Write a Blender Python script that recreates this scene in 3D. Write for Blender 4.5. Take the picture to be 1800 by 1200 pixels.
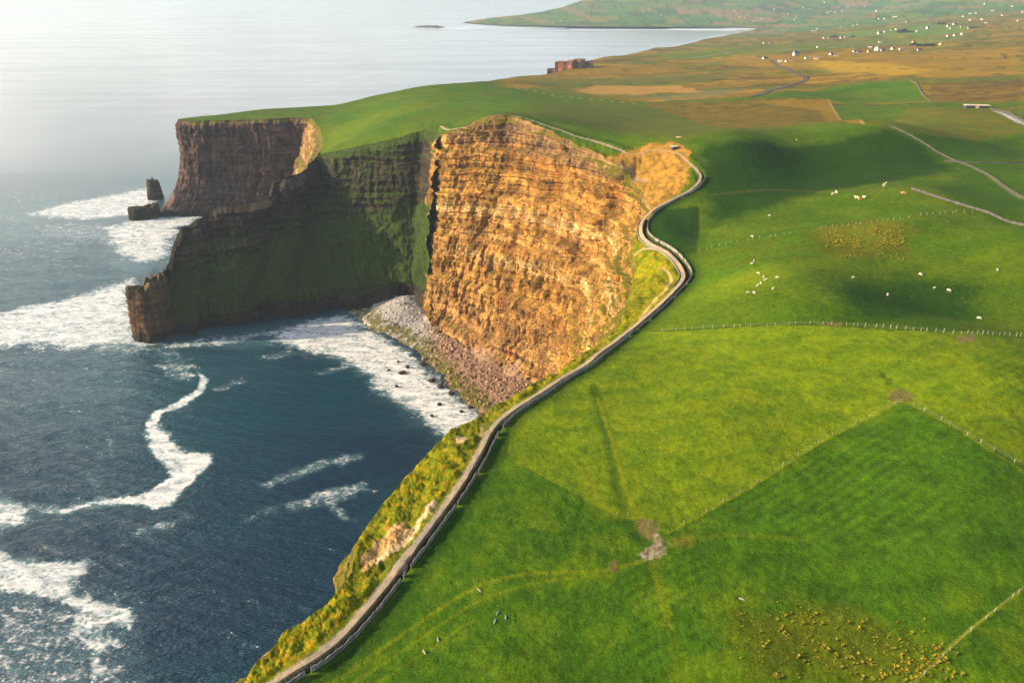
import bpy, math, random
import numpy as np
from mathutils import Vector, Matrix
random.seed(7); rng = np.random.default_rng(7)
scene = bpy.context.scene
for o in list(bpy.data.objects): bpy.data.objects.remove(o)
COL = scene.collection

# ------------------------------------------------------------------ camera, sky, sun, exposure
FPX = 1386.0; CAMZ = 240.0; PITCH = math.atan((600+35)/FPX)
cam = bpy.data.cameras.new('camera'); cam.sensor_fit = 'HORIZONTAL'
cam.angle = 2*math.atan(900/FPX); cam.clip_start = 1; cam.clip_end = 200000
camo = bpy.data.objects.new('camera', cam); COL.objects.link(camo)
camo.location = (0, 0, CAMZ); camo.rotation_euler = (math.pi/2-PITCH, 0, 0)
scene.camera = camo
SUN_EL = math.radians(19.0)
SUN_AZ = math.atan2(-0.99, -0.05)            # direction to the sun in plan, measured clockwise from +Y
SD = Vector((math.sin(SUN_AZ)*math.cos(SUN_EL), math.cos(SUN_AZ)*math.cos(SUN_EL), math.sin(SUN_EL)))
world = bpy.data.worlds.new('World'); scene.world = world; world.use_nodes = True
wn = world.node_tree; wn.nodes.clear()
sky = wn.nodes.new('ShaderNodeTexSky'); sky.sky_type = 'NISHITA'; sky.sun_disc = False
sky.sun_elevation = SUN_EL; sky.sun_rotation = SUN_AZ
sky.air_density = 1.0; sky.dust_density = 3.0; sky.ozone_density = 1.0
bg = wn.nodes.new('ShaderNodeBackground'); bg.inputs[1].default_value = 0.10
wo = wn.nodes.new('ShaderNodeOutputWorld')
tc = wn.nodes.new('ShaderNodeTexCoord'); sx_ = wn.nodes.new('ShaderNodeSeparateXYZ'); wn.links.new(tc.outputs['Generated'], sx_.inputs[0])
mr_ = wn.nodes.new('ShaderNodeMapRange'); mr_.interpolation_type = 'SMOOTHSTEP'; wn.links.new(sx_.outputs[2], mr_.inputs[0])
mr_.inputs[1].default_value = .60; mr_.inputs[2].default_value = .06; mr_.inputs[3].default_value = 0.; mr_.inputs[4].default_value = 1.
mp_ = wn.nodes.new('ShaderNodeMapping'); mp_.inputs['Scale'].default_value = (1.6, 1.6, 7.); wn.links.new(tc.outputs['Generated'], mp_.inputs[0])
cn_ = wn.nodes.new('ShaderNodeTexNoise'); cn_.inputs['Scale'].default_value = 2.2; cn_.inputs['Detail'].default_value = 5; wn.links.new(mp_.outputs[0], cn_.inputs['Vector'])
cr_ = wn.nodes.new('ShaderNodeMapRange'); cr_.interpolation_type = 'SMOOTHSTEP'; wn.links.new(cn_.outputs['Fac'], cr_.inputs[0]); cr_.inputs[1].default_value = .30; cr_.inputs[2].default_value = .62; cr_.inputs[3].default_value = .35; cr_.inputs[4].default_value = 1.
cm_ = wn.nodes.new('ShaderNodeMath'); cm_.operation = 'MULTIPLY'; wn.links.new(mr_.outputs[0], cm_.inputs[0]); wn.links.new(cr_.outputs[0], cm_.inputs[1])
mx_ = wn.nodes.new('ShaderNodeMix'); mx_.data_type = 'RGBA'; wn.links.new(cm_.outputs[0], mx_.inputs[0]); wn.links.new(sky.outputs[0], mx_.inputs[6])
dt_ = wn.nodes.new('ShaderNodeVectorMath'); dt_.operation = 'DOT_PRODUCT'; wn.links.new(tc.outputs['Generated'], dt_.inputs[0]); dt_.inputs[1].default_value = SD
sr_ = wn.nodes.new('ShaderNodeMapRange'); sr_.interpolation_type = 'SMOOTHSTEP'; wn.links.new(dt_.outputs['Value'], sr_.inputs[0]); sr_.inputs[1].default_value = -.1; sr_.inputs[2].default_value = .95
cc_ = wn.nodes.new('ShaderNodeMix'); cc_.data_type = 'RGBA'; wn.links.new(sr_.outputs[0], cc_.inputs[0]); cc_.inputs[6].default_value = (7.3, 7.3, 7.5, 1); cc_.inputs[7].default_value = (14.5, 13., 11., 1)
wn.links.new(cc_.outputs[2], mx_.inputs[7])
wn.links.new(mx_.outputs[2], bg.inputs[0]); wn.links.new(bg.outputs[0], wo.inputs[0])
sl = bpy.data.lights.new('sun', 'SUN'); sl.energy = 5.0; sl.angle = math.radians(0.6); sl.color = (1.0, 0.74, 0.46)
so = bpy.data.objects.new('sun', sl); COL.objects.link(so)
so.rotation_euler = SD.to_track_quat('Z', 'Y').to_euler()
scene.view_settings.view_transform = 'Standard'; scene.view_settings.look = 'None'
scene.view_settings.exposure = 1.15; scene.view_settings.gamma = 1.0
try:
    scene.cycles.use_denoising = True
    scene.cycles.max_bounces = 5; scene.cycles.volume_bounces = 0
except Exception: pass

# ------------------------------------------------------------------ helpers
def hsh(ix, iy, seed):
    h = (ix.astype(np.int64)*374761393 + iy.astype(np.int64)*668265263 + seed*1442695041) & 0xffffffff
    h = ((h ^ (h >> 13))*1274126177) & 0xffffffff
    return h ^ (h >> 16)
def gnoise(x, y, seed=0):
    x = np.asarray(x, float); y = np.asarray(y, float)
    ix = np.floor(x).astype(np.int64); iy = np.floor(y).astype(np.int64)
    fx = x-ix; fy = y-iy
    ux = fx*fx*fx*(fx*(fx*6-15)+10); uy = fy*fy*fy*(fy*(fy*6-15)+10)
    def g(a, b):
        an = hsh(ix+a, iy+b, seed)/4294967296.0*6.2831853
        return np.cos(an)*(fx-a)+np.sin(an)*(fy-b)
    n0 = g(0, 0)*(1-ux)+g(1, 0)*ux; n1 = g(0, 1)*(1-ux)+g(1, 1)*ux
    return (n0*(1-uy)+n1*uy)*1.5
def fbm(x, y, oct=4, seed=0, lac=2.03, gain=.5):
    s = 0; a = 1; t = 0
    for i in range(oct):
        s = s+a*gnoise(x+i*17.3, y-i*9.1, seed+i); t += a; a *= gain; x = x*lac; y = y*lac
    return s/t
def ss(a, b, x):
    t = np.clip((x-a)/(b-a), 0, 1); return t*t*(3-2*t)
SP, CP = math.sin(PITCH), math.cos(PITCH)
def ray(px, py):
    u = np.asarray(px, float)-900; v = np.asarray(py, float)-600
    return u, FPX*CP-v*SP, v*CP+FPX*SP      # x, forward, down
def P(px, py, z):
    u, f, d = ray(px, py); s = (CAMZ-z)/d
    return np.stack([u*s, f*s], -1)
def poly_sd(x, y, poly):
    """signed distance (positive inside) to a closed polygon"""
    poly = np.asarray(poly, float); n = len(poly)
    d2 = np.full(x.shape, 1e18); ins = np.zeros(x.shape, bool)
    for i in range(n):
        ax, ay = poly[i]; bx, by = poly[(i+1) % n]
        ex, ey = bx-ax, by-ay; L = ex*ex+ey*ey+1e-12
        t = np.clip(((x-ax)*ex+(y-ay)*ey)/L, 0, 1)
        d2 = np.minimum(d2, (x-ax-t*ex)**2+(y-ay-t*ey)**2)
        c = ((ay > y) != (by > y)) & (x < ex*(y-ay)/(ey if abs(ey) > 1e-12 else 1e-12)+ax)
        ins ^= c
    d = np.sqrt(d2); return np.where(ins, d, -d)
def line_sd(x, y, pl):
    """distance to an open polyline, signed (+ right of travel), and arclength"""
    pl = np.asarray(pl, float); d2 = np.full(x.shape, 1e18); sg = np.ones(x.shape); al = np.zeros(x.shape); acc = 0
    for i in range(len(pl)-1):
        ax, ay = pl[i]; bx, by = pl[i+1]; ex, ey = bx-ax, by-ay; L = ex*ex+ey*ey+1e-12
        t = np.clip(((x-ax)*ex+(y-ay)*ey)/L, 0, 1)
        q = (x-ax-t*ex)**2+(y-ay-t*ey)**2; m = q < d2
        d2 = np.where(m, q, d2); sg = np.where(m, np.where((x-ax)*ey-(y-ay)*ex > 0, 1, -1), sg)
        al = np.where(m, acc+t*math.sqrt(L), al); acc += math.sqrt(L)
    return np.sqrt(d2)*sg, al
def smooth(pts, n=8, closed=False):
    """Catmull-Rom through the points"""
    p = np.asarray(pts, float); out = []
    m = len(p)
    for i in range(m-1 if not closed else m):
        p0 = p[i-1] if (i > 0 or closed) else p[0]; p1 = p[i % m]; p2 = p[(i+1) % m]
        p3 = p[(i+2) % m] if (i+2 < m or closed) else p[-1]
        for k in range(n):
            t = k/n
            out.append(.5*((2*p1)+(-p0+p2)*t+(2*p0-5*p1+4*p2-p3)*t*t+(-p0+3*p1-3*p2+p3)*t**3))
    if not closed: out.append(p[-1])
    return np.array(out)
def resample(p, step):
    p = np.asarray(p, float); d = np.r_[0, np.cumsum(np.linalg.norm(np.diff(p[:, :2], axis=0), axis=1))]
    n = max(2, int(d[-1]/step)+1); t = np.linspace(0, d[-1], n)
    return np.stack([np.interp(t, d, p[:, k]) for k in range(p.shape[1])], -1)

def new_mesh(name, co, quads=None, tris=None, mat=None, attrs=None, cols=None, smoothf=True, parent=None):
    me = bpy.data.meshes.new(name); co = np.asarray(co, np.float32)
    me.vertices.add(len(co)); me.vertices.foreach_set('co', co.ravel())
    li = []; st = []; tot = []; k = 0
    if quads is not None and len(quads):
        q = np.asarray(quads, np.int32); li.append(q.ravel()); st.append(np.arange(len(q))*4); tot.append(np.full(len(q), 4)); k = len(q)*4
    if tris is not None and len(tris):
        t = np.asarray(tris, np.int32); li.append(t.ravel()); st.append(k+np.arange(len(t))*3); tot.append(np.full(len(t), 3))
    li = np.concatenate(li); st = np.concatenate(st).astype(np.int32)
    me.loops.add(len(li)); me.loops.foreach_set('vertex_index', li.astype(np.int32))
    me.polygons.add(len(st)); me.polygons.foreach_set('loop_start', st)
    me.polygons.foreach_set('use_smooth', np.full(len(st), smoothf))
    me.update(calc_edges=True); me.validate()
    for k_, v in (attrs or {}).items():
        a = me.attributes.new(k_, 'FLOAT', 'POINT'); a.data.foreach_set('value', np.asarray(v, np.float32))
    for k_, v in (cols or {}).items():
        a = me.attributes.new(k_, 'FLOAT_COLOR', 'POINT')
        c = np.ones((len(co), 4), np.float32); c[:, :3] = v; a.data.foreach_set('color', c.ravel())
    ob = bpy.data.objects.new(name, me); COL.objects.link(ob)
    if mat: me.materials.append(mat)
    if parent: ob.parent = parent
    return ob
def grid_quads(nr, nc):
    i = np.arange((nr-1)*(nc-1)); r = i//(nc-1); c = i % (nc-1); a = r*nc+c
    return np.stack([a, a+1, a+nc+1, a+nc], -1)
def tag(o, label=None, cat=None, group=None, kind=None):
    if label: o['label'] = label
    if cat: o['category'] = cat
    if group: o['group'] = group
    if kind: o['kind'] = kind
    return o
def empty(name, loc, rz=0, label=None, cat=None, group=None):
    o = bpy.data.objects.new(name, None); COL.objects.link(o); o.location = loc; o.rotation_euler = (0, 0, rz)
    return tag(o, label, cat, group)
def inst(name, me, parent=None, loc=(0, 0, 0), rot=(0, 0, 0), sc=(1, 1, 1)):
    o = bpy.data.objects.new(name, me); COL.objects.link(o); o.parent = parent
    o.location = loc; o.rotation_euler = rot; o.scale = sc; return o

# ------------------------------------------------------------------ node helper
class NT:
    def __init__(s, name):
        s.m = bpy.data.materials.new(name); s.m.use_nodes = True; s.t = s.m.node_tree; s.t.nodes.clear()
        s.out = s.t.nodes.new('ShaderNodeOutputMaterial'); s.b = s.t.nodes.new('ShaderNodeBsdfPrincipled')
        s.t.links.new(s.b.outputs[0], s.out.inputs[0]); s.geo = None
    def n(s, typ, **kw):
        n = s.t.nodes.new(typ)
        for k, v in kw.items(): setattr(n, k, v)
        return n
    def put(s, sock, v):
        if v is None: return
        if isinstance(v, bpy.types.NodeSocket): s.t.links.new(v, sock)
        else:
            if hasattr(sock.default_value, '__len__') and not hasattr(v, '__len__'): v = (v,)*len(sock.default_value)
            if hasattr(v, '__len__') and len(v) == 3 and len(sock.default_value) == 4: v = (*v, 1)
            sock.default_value = v
    def math(s, op, a, b=None, c=None, clamp=False):
        n = s.n('ShaderNodeMath', operation=op); n.use_clamp = clamp
        s.put(n.inputs[0], a); s.put(n.inputs[1], b)
        if c is not None: s.put(n.inputs[2], c)
        return n.outputs[0]
    def mix(s, f, a, b, bt='MIX'):
        n = s.n('ShaderNodeMix', data_type='RGBA', blend_type=bt); n.clamp_factor = True
        s.put(n.inputs[0], f); s.put(n.inputs[6], a); s.put(n.inputs[7], b); return n.outputs[2]
    def pos(s):
        if not s.geo: s.geo = s.n('ShaderNodeNewGeometry')
        return s.geo.outputs['Position']
    def mapped(s, scale, rot=(0, 0, 0), vec=None):
        n = s.n('ShaderNodeMapping'); s.put(n.inputs['Vector'], vec or s.pos())
        n.inputs['Scale'].default_value = scale; n.inputs['Rotation'].default_value = rot; return n.outputs[0]
    def noise(s, scale, detail=4, rough=.55, vec=None, dist=0):
        n = s.n('ShaderNodeTexNoise'); s.put(n.inputs['Vector'], vec or s.pos())
        n.inputs['Scale'].default_value = scale; n.inputs['Detail'].default_value = detail
        n.inputs['Roughness'].default_value = rough; n.inputs['Distortion'].default_value = dist; return n.outputs['Fac']
    def ramp(s, f, a, b, lo=0., hi=1.):
        n = s.n('ShaderNodeMapRange', interpolation_type='SMOOTHSTEP'); s.put(n.inputs[0], f)
        s.put(n.inputs[1], a); s.put(n.inputs[2], b); n.inputs[3].default_value = lo; n.inputs[4].default_value = hi
        return n.outputs[0]
    def attr(s, name, col=False):
        n = s.n('ShaderNodeAttribute', attribute_name=name); return n.outputs['Color' if col else 'Fac']
    def bump(s, h, strength=.5, dist=1., normal=None):
        n = s.n('ShaderNodeBump'); n.inputs['Strength'].default_value = strength; n.inputs['Distance'].default_value = dist
        s.put(n.inputs['Height'], h)
        if normal: s.put(n.inputs['Normal'], normal)
        return n.outputs[0]
    def fin(s, color=None, rough=.9, normal=None, spec=.2):
        s.put(s.b.inputs['Base Color'], color); s.put(s.b.inputs['Roughness'], rough)
        s.b.inputs['Specular IOR Level'].default_value = spec
        if normal: s.put(s.b.inputs['Normal'], normal)
        return s.m
def simple(name, c, rough=.85, var=.25, scale=1.5, bump=.2, coord_obj=False):
    t = NT(name); v = None
    if coord_obj: v = t.n('ShaderNodeTexCoord').outputs['Object']
    n = t.noise(scale, 5, .6, vec=v)
    f = t.ramp(n, .3, .7, 1-var, 1+var)
    c1 = t.mix(1., (*c, 1), f, 'MULTIPLY')
    return t.fin(c1, rough, t.bump(n, bump, .3))

def grass_material():
    t = NT('grass')
    base = t.attr('col', True)
    n1 = t.noise(.045, 5, .62); n2 = t.noise(.42, 4, .65); n3 = t.noise(2.2, 3, .6)
    clump = t.noise(1.0, 5, .65, vec=t.mapped((.35, 1.1, .6), (0, 0, .5)))
    f = t.math('ADD', t.ramp(n1, .3, .7, .91, 1.09), t.math('ADD', t.ramp(n2, .3, .7, -.17, .17), t.ramp(n3, .3, .7, -.24, .24)))
    c = t.mix(1., base, f, 'MULTIPLY')
    # yellower dry blades and deep green flushes
    hue = t.ramp(t.noise(.09, 5, .65), .45, .72)
    c = t.mix(t.math('MULTIPLY', hue, .35), c, t.mix(1., c, (1.55, 1.12, .8, 1), 'MULTIPLY'))
    hue2 = t.ramp(clump, .52, .75)
    c = t.mix(t.math('MULTIPLY', hue2, .45), c, t.mix(1., c, (.55, .82, .8, 1), 'MULTIPLY'))
    h = t.math('ADD', t.math('MULTIPLY', n2, 1.0), t.math('ADD', t.math('MULTIPLY', n3, .35), t.math('MULTIPLY', clump, .8)))
    return t.fin(c, .95, t.bump(h, .6, .6), .05)

def cliff_material():
    t = NT('cliff_rock')
    base = t.attr('col', True); veg = t.attr('veg')
    band = t.noise(1., 5, .6, vec=t.mapped((.018, .018, .30)), dist=.15)       # strata
    band2 = t.noise(1., 3, .6, vec=t.mapped((.035, .035, .95)))
    streak = t.noise(1., 5, .65, vec=t.mapped((.34, .34, .045)))     # vertical joints
    streak2 = t.noise(1., 4, .6, vec=t.mapped((1.1, 1.1, .16)))
    blot = t.noise(.05, 5, .65); fine = t.noise(.9, 5, .7)
    f = t.math('ADD', t.ramp(streak, .32, .66, .72, 1.14), t.math('ADD', t.ramp(band, .38, .62, -.24, .28), t.ramp(fine, .3, .7, -.25, .25)))
    c = t.mix(1., base, f, 'MULTIPLY')
    c = t.mix(t.ramp(band, .55, .68, 0, .55), c, t.mix(1., base, (1.35, 1.3, 1.3, 1), 'MULTIPLY'))
    pb = t.noise(1., 5, .6, vec=t.mapped((.075, .075, .05))); c = t.mix(t.ramp(pb, .50, .60, 0, .72), c, t.mix(1., base, (.42, .36, .40, 1), 'MULTIPLY'))
    bd = t.math('MULTIPLY', t.ramp(band2, .43, .37), t.ramp(pb, .36, .48)); c = t.mix(t.math('MULTIPLY', bd, .62), c, (.05, .034, .024, 1))
    crack = t.math('MULTIPLY', t.ramp(streak, .43, .35), t.ramp(blot, .40, .50))
    c = t.mix(t.math('MULTIPLY', crack, .85), c, (.03, .022, .02, 1))
    rust = t.ramp(blot, .52, .68, 0, .6)
    c = t.mix(rust, c, t.mix(1., c, (1.15, .78, .5, 1), 'MULTIPLY'))
    gcol = t.attr('gcol', True); gc = t.mix(t.ramp(fine, .3, .7), t.mix(1., gcol, (.45, .5, .6, 1), 'MULTIPLY'), gcol)
    vm = t.ramp(t.math('ADD', veg, t.math('MULTIPLY', t.math('SUBTRACT', t.math('ADD', t.math('MULTIPLY', streak, .6), t.math('MULTIPLY', blot, .9)), .75), 1.6)), .42, .6)
    nz = t.n('ShaderNodeSeparateXYZ'); t.put(nz.inputs[0], t.geo.outputs['Normal'])
    vm2 = t.math('MULTIPLY', t.ramp(nz.outputs[2], .50, .8), t.ramp(veg, .0, .3))
    vm = t.math('MAXIMUM', vm, vm2)
    c = t.mix(vm, c, gc)
    pz = t.n('ShaderNodeSeparateXYZ'); t.put(pz.inputs[0], t.pos())
    wet = t.ramp(t.math('ADD', pz.outputs[2], t.math('MULTIPLY', fine, -6.)), 6, 0, 0, .8)
    c = t.mix(wet, c, (.018, .016, .016, 1))
    h = t.math('ADD', t.math('MULTIPLY', streak, 1.3), t.math('ADD', t.math('MULTIPLY', t.ramp(band, .46, .54), .7), t.math('ADD', t.math('MULTIPLY', band2, 1.3), t.math('ADD', t.math('MULTIPLY', streak2, .8), t.math('MULTIPLY', fine, .5)))))
    return t.fin(c, .92, t.bump(h, .8, 1.6), .12)

def sea_material():
    t = NT('sea_water')
    foam = t.attr('foam'); aer_glare = t.attr('aerated_glare')
    ripple = t.noise(1., 4, .6, vec=t.mapped((.12, .38, .2), (0, 0, .25)))
    rip2 = t.noise(1., 3, .6, vec=t.mapped((.5, 1.1, .5), (0, 0, -.15)))
    broad = t.noise(.006, 4, .55)
    c = t.mix(t.ramp(broad, .35, .65), (.002, .022, .054, 1), (.002, .046, .070, 1))
    c = t.mix(aer_glare, c, (.12, .26, .30, 1))  # pale tint: aerated water by the surf, painted glare over the open sea
    # foam
    w = t.noise(1., 8, .72, vec=t.mapped((.12, .20, .1), (0, 0, .35)), dist=.9)
    cell = t.n('ShaderNodeTexVoronoi', feature='DISTANCE_TO_EDGE'); t.put(cell.inputs['Vector'], t.mapped((.22, .30, .2), (0, 0, .3))); cell.inputs['Scale'].default_value = 1.
    lace = t.math('ADD', t.ramp(cell.outputs['Distance'], .0, .25, .13, -.08), t.math('MULTIPLY', t.math('SUBTRACT', t.noise(.75, 4, .7), .5), .9))
    f = t.math('ADD', t.math('MULTIPLY', foam, .84), t.math('ADD', t.math('MULTIPLY', t.math('SUBTRACT', w, .5), 1.9), lace))
    fm = t.ramp(f, .44, 1.02)
    st_ = t.noise(1., 6, .7, vec=t.mapped((.05, .16, .1), (0, 0, -.25)), dist=1.2); fm = t.math('MULTIPLY', fm, t.ramp(st_, .34, .52, .45, 1.))
    fm = t.math('MULTIPLY', fm, t.ramp(foam, .02, .15))
    slick = t.noise(1., 5, .6, vec=t.mapped((.0016, .011, .01), (0, 0, -.18)), dist=.4)
    rough = t.ramp(slick, .42, .62, .09, .15)
    h = t.math('MULTIPLY', t.attr('near'), t.math('ADD', t.math('MULTIPLY', ripple, 1.2), t.math('MULTIPLY', rip2, .45)))
    b = t.bump(h, 1., 1.7)
    t.fin(c, rough, b, .5); t.b.inputs['IOR'].default_value = 1.33
    fb = t.n('ShaderNodeBsdfPrincipled'); fc = t.mix(t.ramp(w, .35, .7), (.52, .60, .64, 1), (.80, .81, .82, 1))
    t.put(fb.inputs['Base Color'], fc); fb.inputs['Roughness'].default_value = .8; t.put(fb.inputs['Normal'], t.bump(w, .5, 1.5))
    mx = t.n('ShaderNodeMixShader'); t.put(mx.inputs[0], fm)
    t.t.links.new(t.b.outputs[0], mx.inputs[1]); t.t.links.new(fb.outputs[0], mx.inputs[2]); t.t.links.new(mx.outputs[0], t.out.inputs[0])
    return t.m
M_GRASS = grass_material(); M_CLIFF = cliff_material(); M_SEA = sea_material()

# ------------------------------------------------------------------ terrain height
# heights read at places in the photograph: (px, py, altitude)
RIM = [ # px,py,z, base x,y,z, flare p, veg, tone, amp
 ('w', -52, 25, 136, -82, 25, -3, 1.2, .5, 0, .6),
 (430, 1200, 136, -72, 92, -3, 1.2, .5, 0, .6), (470, 1163, 136, -70, 98, -3, 1.2, .5, 0, .6),
 (500, 1112, 136, -68, 104, -3, 1.2, .5, 0, .6), (548, 1083, 136, -66, 110, -3, 1.2, .5, 0, .6),
 (590, 1048, 136, -64, 117, -3, 1.2, .5, 0, .6), (617, 1005, 136, -61, 124, -3, 1.2, .5, 0, .6),
 (640, 925, 135.5, -58, 135, -3, 1.2, .5, 0, .6), (692, 862, 135.5, -54, 146, -3, 1.2, .5, 0, .6),
 (745, 800, 135.5, -50, 158, -3, 1.2, .5, 0, .6), (790, 760, 135.5, -45, 170, -3, 1.2, .5, 0, .6),
 (840, 735, 135.5, -38, 180, -3, 1.2, .5, 0, .6), (880, 710, 135.5, -32, 190, -3, 1.2, .5, 0, .6),
 (945, 672, 135, -20, 206, -1, 1.2, .4, 0, .6), (1000, 640, 135, -12, 232, 0, 1.1, .4, 0, .7),
 (1045, 610, 134, -5, 262, 2, 1.1, .4, 0, .8), (1085, 575, 131, 0, 295, 4, 1., .35, 0, .9),
 (1105, 530, 129, 6, 325, 6, 1., .35, 0, 1.), (1116, 480, 129, 13, 355, 7, 1., .3, 0, 1.),
 (1112, 435, 132, 18, 382, 8, 1., .25, 0, 1.), (1125, 400, 135.5, 20, 400, 8, 1., .2, 0, 1.),
 (1150, 370, 137, 20, 414, 8, .9, .2, 0, 1.),
 (1130, 350, 133, 20, 424, 8, 1., .2, 0, .9), (1110, 325, 132.5, 18.5, 436, 8, 1., .15, 0, .9), (1093, 304, 138.5, 14, 447, 8, 1., .1, 0, 1.), (1075, 293, 140, 9, 455, 8, 1., .1, 0, 1.),
 (1040, 270, 143, 2, 464, 8, 1., .12, 0, 1.), (1000, 250, 146, -6, 474, 8, 1., .12, 0, 1.),
 (950, 225, 149.5, -16, 487, 8, 1., .1, 0, 1.), (905, 208, 152, -28, 502, 8, 1., .1, 0, 1.),
 (875, 204, 152.5, -38, 514, 8, 1., .12, 0, 1.), (840, 213, 148, -48, 528, 8, 1., .15, 0, 1.),
 (808, 228, 141.5, -55, 538, 8, 1., .15, 0, 1.), (776, 240, 135, -61, 549, 7, 1., .25, 0, .8),
 (768, 236, 131, -66, 566, 7, 1., .45, 1, .5), (745, 230, 129, -80, 580, 7, 1., .5, 1, .5),
 (700, 243, 123, -96, 582, 5, 1., .5, 1, .8), (650, 254, 116, -116, 585, 1, 1., .5, 1, 1.),
 (600, 265, 109, -142, 582, -2, 1.05, .5, 1, 1.), (560, 273, 104, -166, 573, -2, 1.1, .5, 1, 1.),
 # the spur: a crest falling to its tip, then back along its far side
 ('s', 534, 301, 98, -186, 566, -2, 1.15, .5, 1, 1.), ('s', 508, 314, 95, -197, 561, -2, 1.2, .5, 1, 1.),
 ('s', 484, 321, 92.5, -206, 557, -2, 1.2, .5, 1, 1.), ('s', 474, 347, 85, -213, 554, -2, 1.2, .5, 1, 1.),
 ('s', 435, 358, 82, -222, 550, -2, 1.2, .5, 1, 1.), ('s', 386, 364, 80.5, -232, 545, -2, 1.2, .5, 1, 1.),
 ('s', 350, 385, 74, -242, 538, -2, 1.2, .5, 1, 1.), ('s', 317, 404, 68, -250, 532, -2, 1.2, .45, 1, .8),
 ('s', 306, 428, 60, -255, 528, -2, 1.2, .4, 1, .6), ('s', 295, 470, 46, -260, 529, -2, 1.3, .3, 1, .6),
 ('s', 300, 458, 50, -272, 545, -2, 1.4, .1, 1, .6),
 ('s', 316, 434, 57, -275, 565, -2, 1.2, .1, 1, .6), ('s', 354, 384, 73, -266, 600, -2, 1.1, .1, 1, .8),
 ('s', 393, 365, 80, -258, 640, -2, 1.1, .1, 1, .8), ('s', 437, 357, 82, -254, 670, -2, 1.1, .2, 1, .8), ('s', 477, 345, 85, -252, 690, -2, 1.1, .2, 1, .8),
 ('s', 488, 319, 93, -250, 715, -2, 1.1, .2, 1, .8), ('s', 537, 298, 98, -250, 742, -2, 1.1, .3, 1, .8),
 (566, 262, 105, -250, 765, -2, 1.1, .4, 2, .7), (568, 240, 107, -252, 790, -2, 1., .45, 3, .6),
 (558, 216, 108, -250, 822, -2, .9, .4, 3, .7), (545, 207, 108, -246, 850, -2, 1., .2, 3, .8),
 (515, 207, 107, -262, 866, -2, 2.2, .08, 2, 1.), (470, 208.5, 107, -286, 866, -2, 2.6, .05, 2, 1.1),
 (430, 209.5, 106, -310, 865, -2, 2.8, .05, 2, 1.1), (390, 210.5, 105.5, -334, 864, -2, 2.8, .05, 2, 1.1),
 (350, 211.5, 105, -362, 864, -2, 3., .05, 2, 1.1), (317, 212.5, 104, -392, 860, -2, 3.2, .05, 2, .9),
 (313, 209, 104, -402, 885, -2, 3., .05, 2, .7), (345, 206, 104.5, -385, 925, -2, 1.5, .1, 2, .8),
 (400, 200.5, 105, -350, 960, -2, 1.3, .1, 2, .8), (470, 192, 105.5, -300, 990, -2, 1.3, .1, 2, .8),
 (540, 188, 106, -260, 1010, -2, 1.3, .1, 2, .8), (600, 184, 107.5, -215, 1030, -2, 1.3, .1, 2, .8),
 (650, 172, 113, -170, 1045, -2, 1.3, .1, 2, .8), (700, 162, 118, -140, 1060, -2, 1.3, .1, 2, .8),
 (760, 152, 121, -110, 1085, -2, 1.3, .1, 2, .8), (820, 147, 119, -70, 1140, -2, 1.3, .1, 2, .8),
 (880, 140, 112, -30, 1250, -2, 1.3, .2, 2, .8), (945, 131, 103, 20, 1400, -2, 1.3, .2, 2, .8),
 (980, 124, 97, 60, 1540, -2, 1.3, .2, 2, .8), (1035, 108, 86, 120, 1760, -2, 1.3, .2, 2, .8),
 (1100, 93, 72, 230, 2100, -2, 1.3, .3, 2, .8), (1150, 86, 62, 330, 2350, -2, 1.3, .3, 2, .8),
 (1205, 77, 48, 530, 2780, -2, 1.3, .3, 2, .8), (1265, 65, 30, 820, 3450, -2, 1.2, .3, 2, .6),
 (1310, 56, 12, 1120, 4000, -2, 1.1, .3, 2, .4), (1335, 49, 3, 1330, 4550, -2, 1., .3, 2, .3),
 (1300, 47.3, 3, 1230, 4640, -2, 1., .3, 2, .3), (1200, 47.5, 7, 910, 4650, -2, 1., .3, 2, .3),
 (1100, 47.2, 8, 600, 4680, -2, 1., .3, 2, .3), (1000, 46.2, 8, 300, 4720, -2, 1., .3, 2, .3),
 (900, 44, 6, 0, 4830, -2, 1., .3, 2, .3), (850, 41.5, 4, -180, 4990, -2, 1., .3, 2, .3),
 (818, 39.5, 2, -320, 5140, -2, 1., .3, 2, .3), (860, 32, 15, -190, 5620, -2, 1., .3, 2, .3),
 (930, 24, 34, 90, 6000, -2, 1., .3, 2, .3), (975, 16, 55, 270, 6350, -2, 1., .3, 2, .3),
 (1005, 8, 75, 420, 6700, -2, 1., .3, 2, .3), ('w', 650, 7400, 90, 600, 7450, -2, 1., .3, 2, .3),
 ('w', 900, 9500, 60, 850, 9600, -2, 1., .3, 2, .3), ('w', 1500, 14500, 40, 1400, 14600, -2, 1., .3, 2, .3)]
st = []
for r in RIM:
    if r[0] == 'w': st.append([r[1], r[2], r[3], *r[4:], 0])
    elif r[0] == 's': p = P(r[1], r[2], r[3]); st.append([p[0], p[1], r[3], *r[4:], 1])
    else: p = P(r[0], r[1], r[2]); st.append([p[0], p[1], r[2], *r[3:], 0])
ST = np.array(st, float)   # x y z bx by bz flare veg tone amp spur
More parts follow.
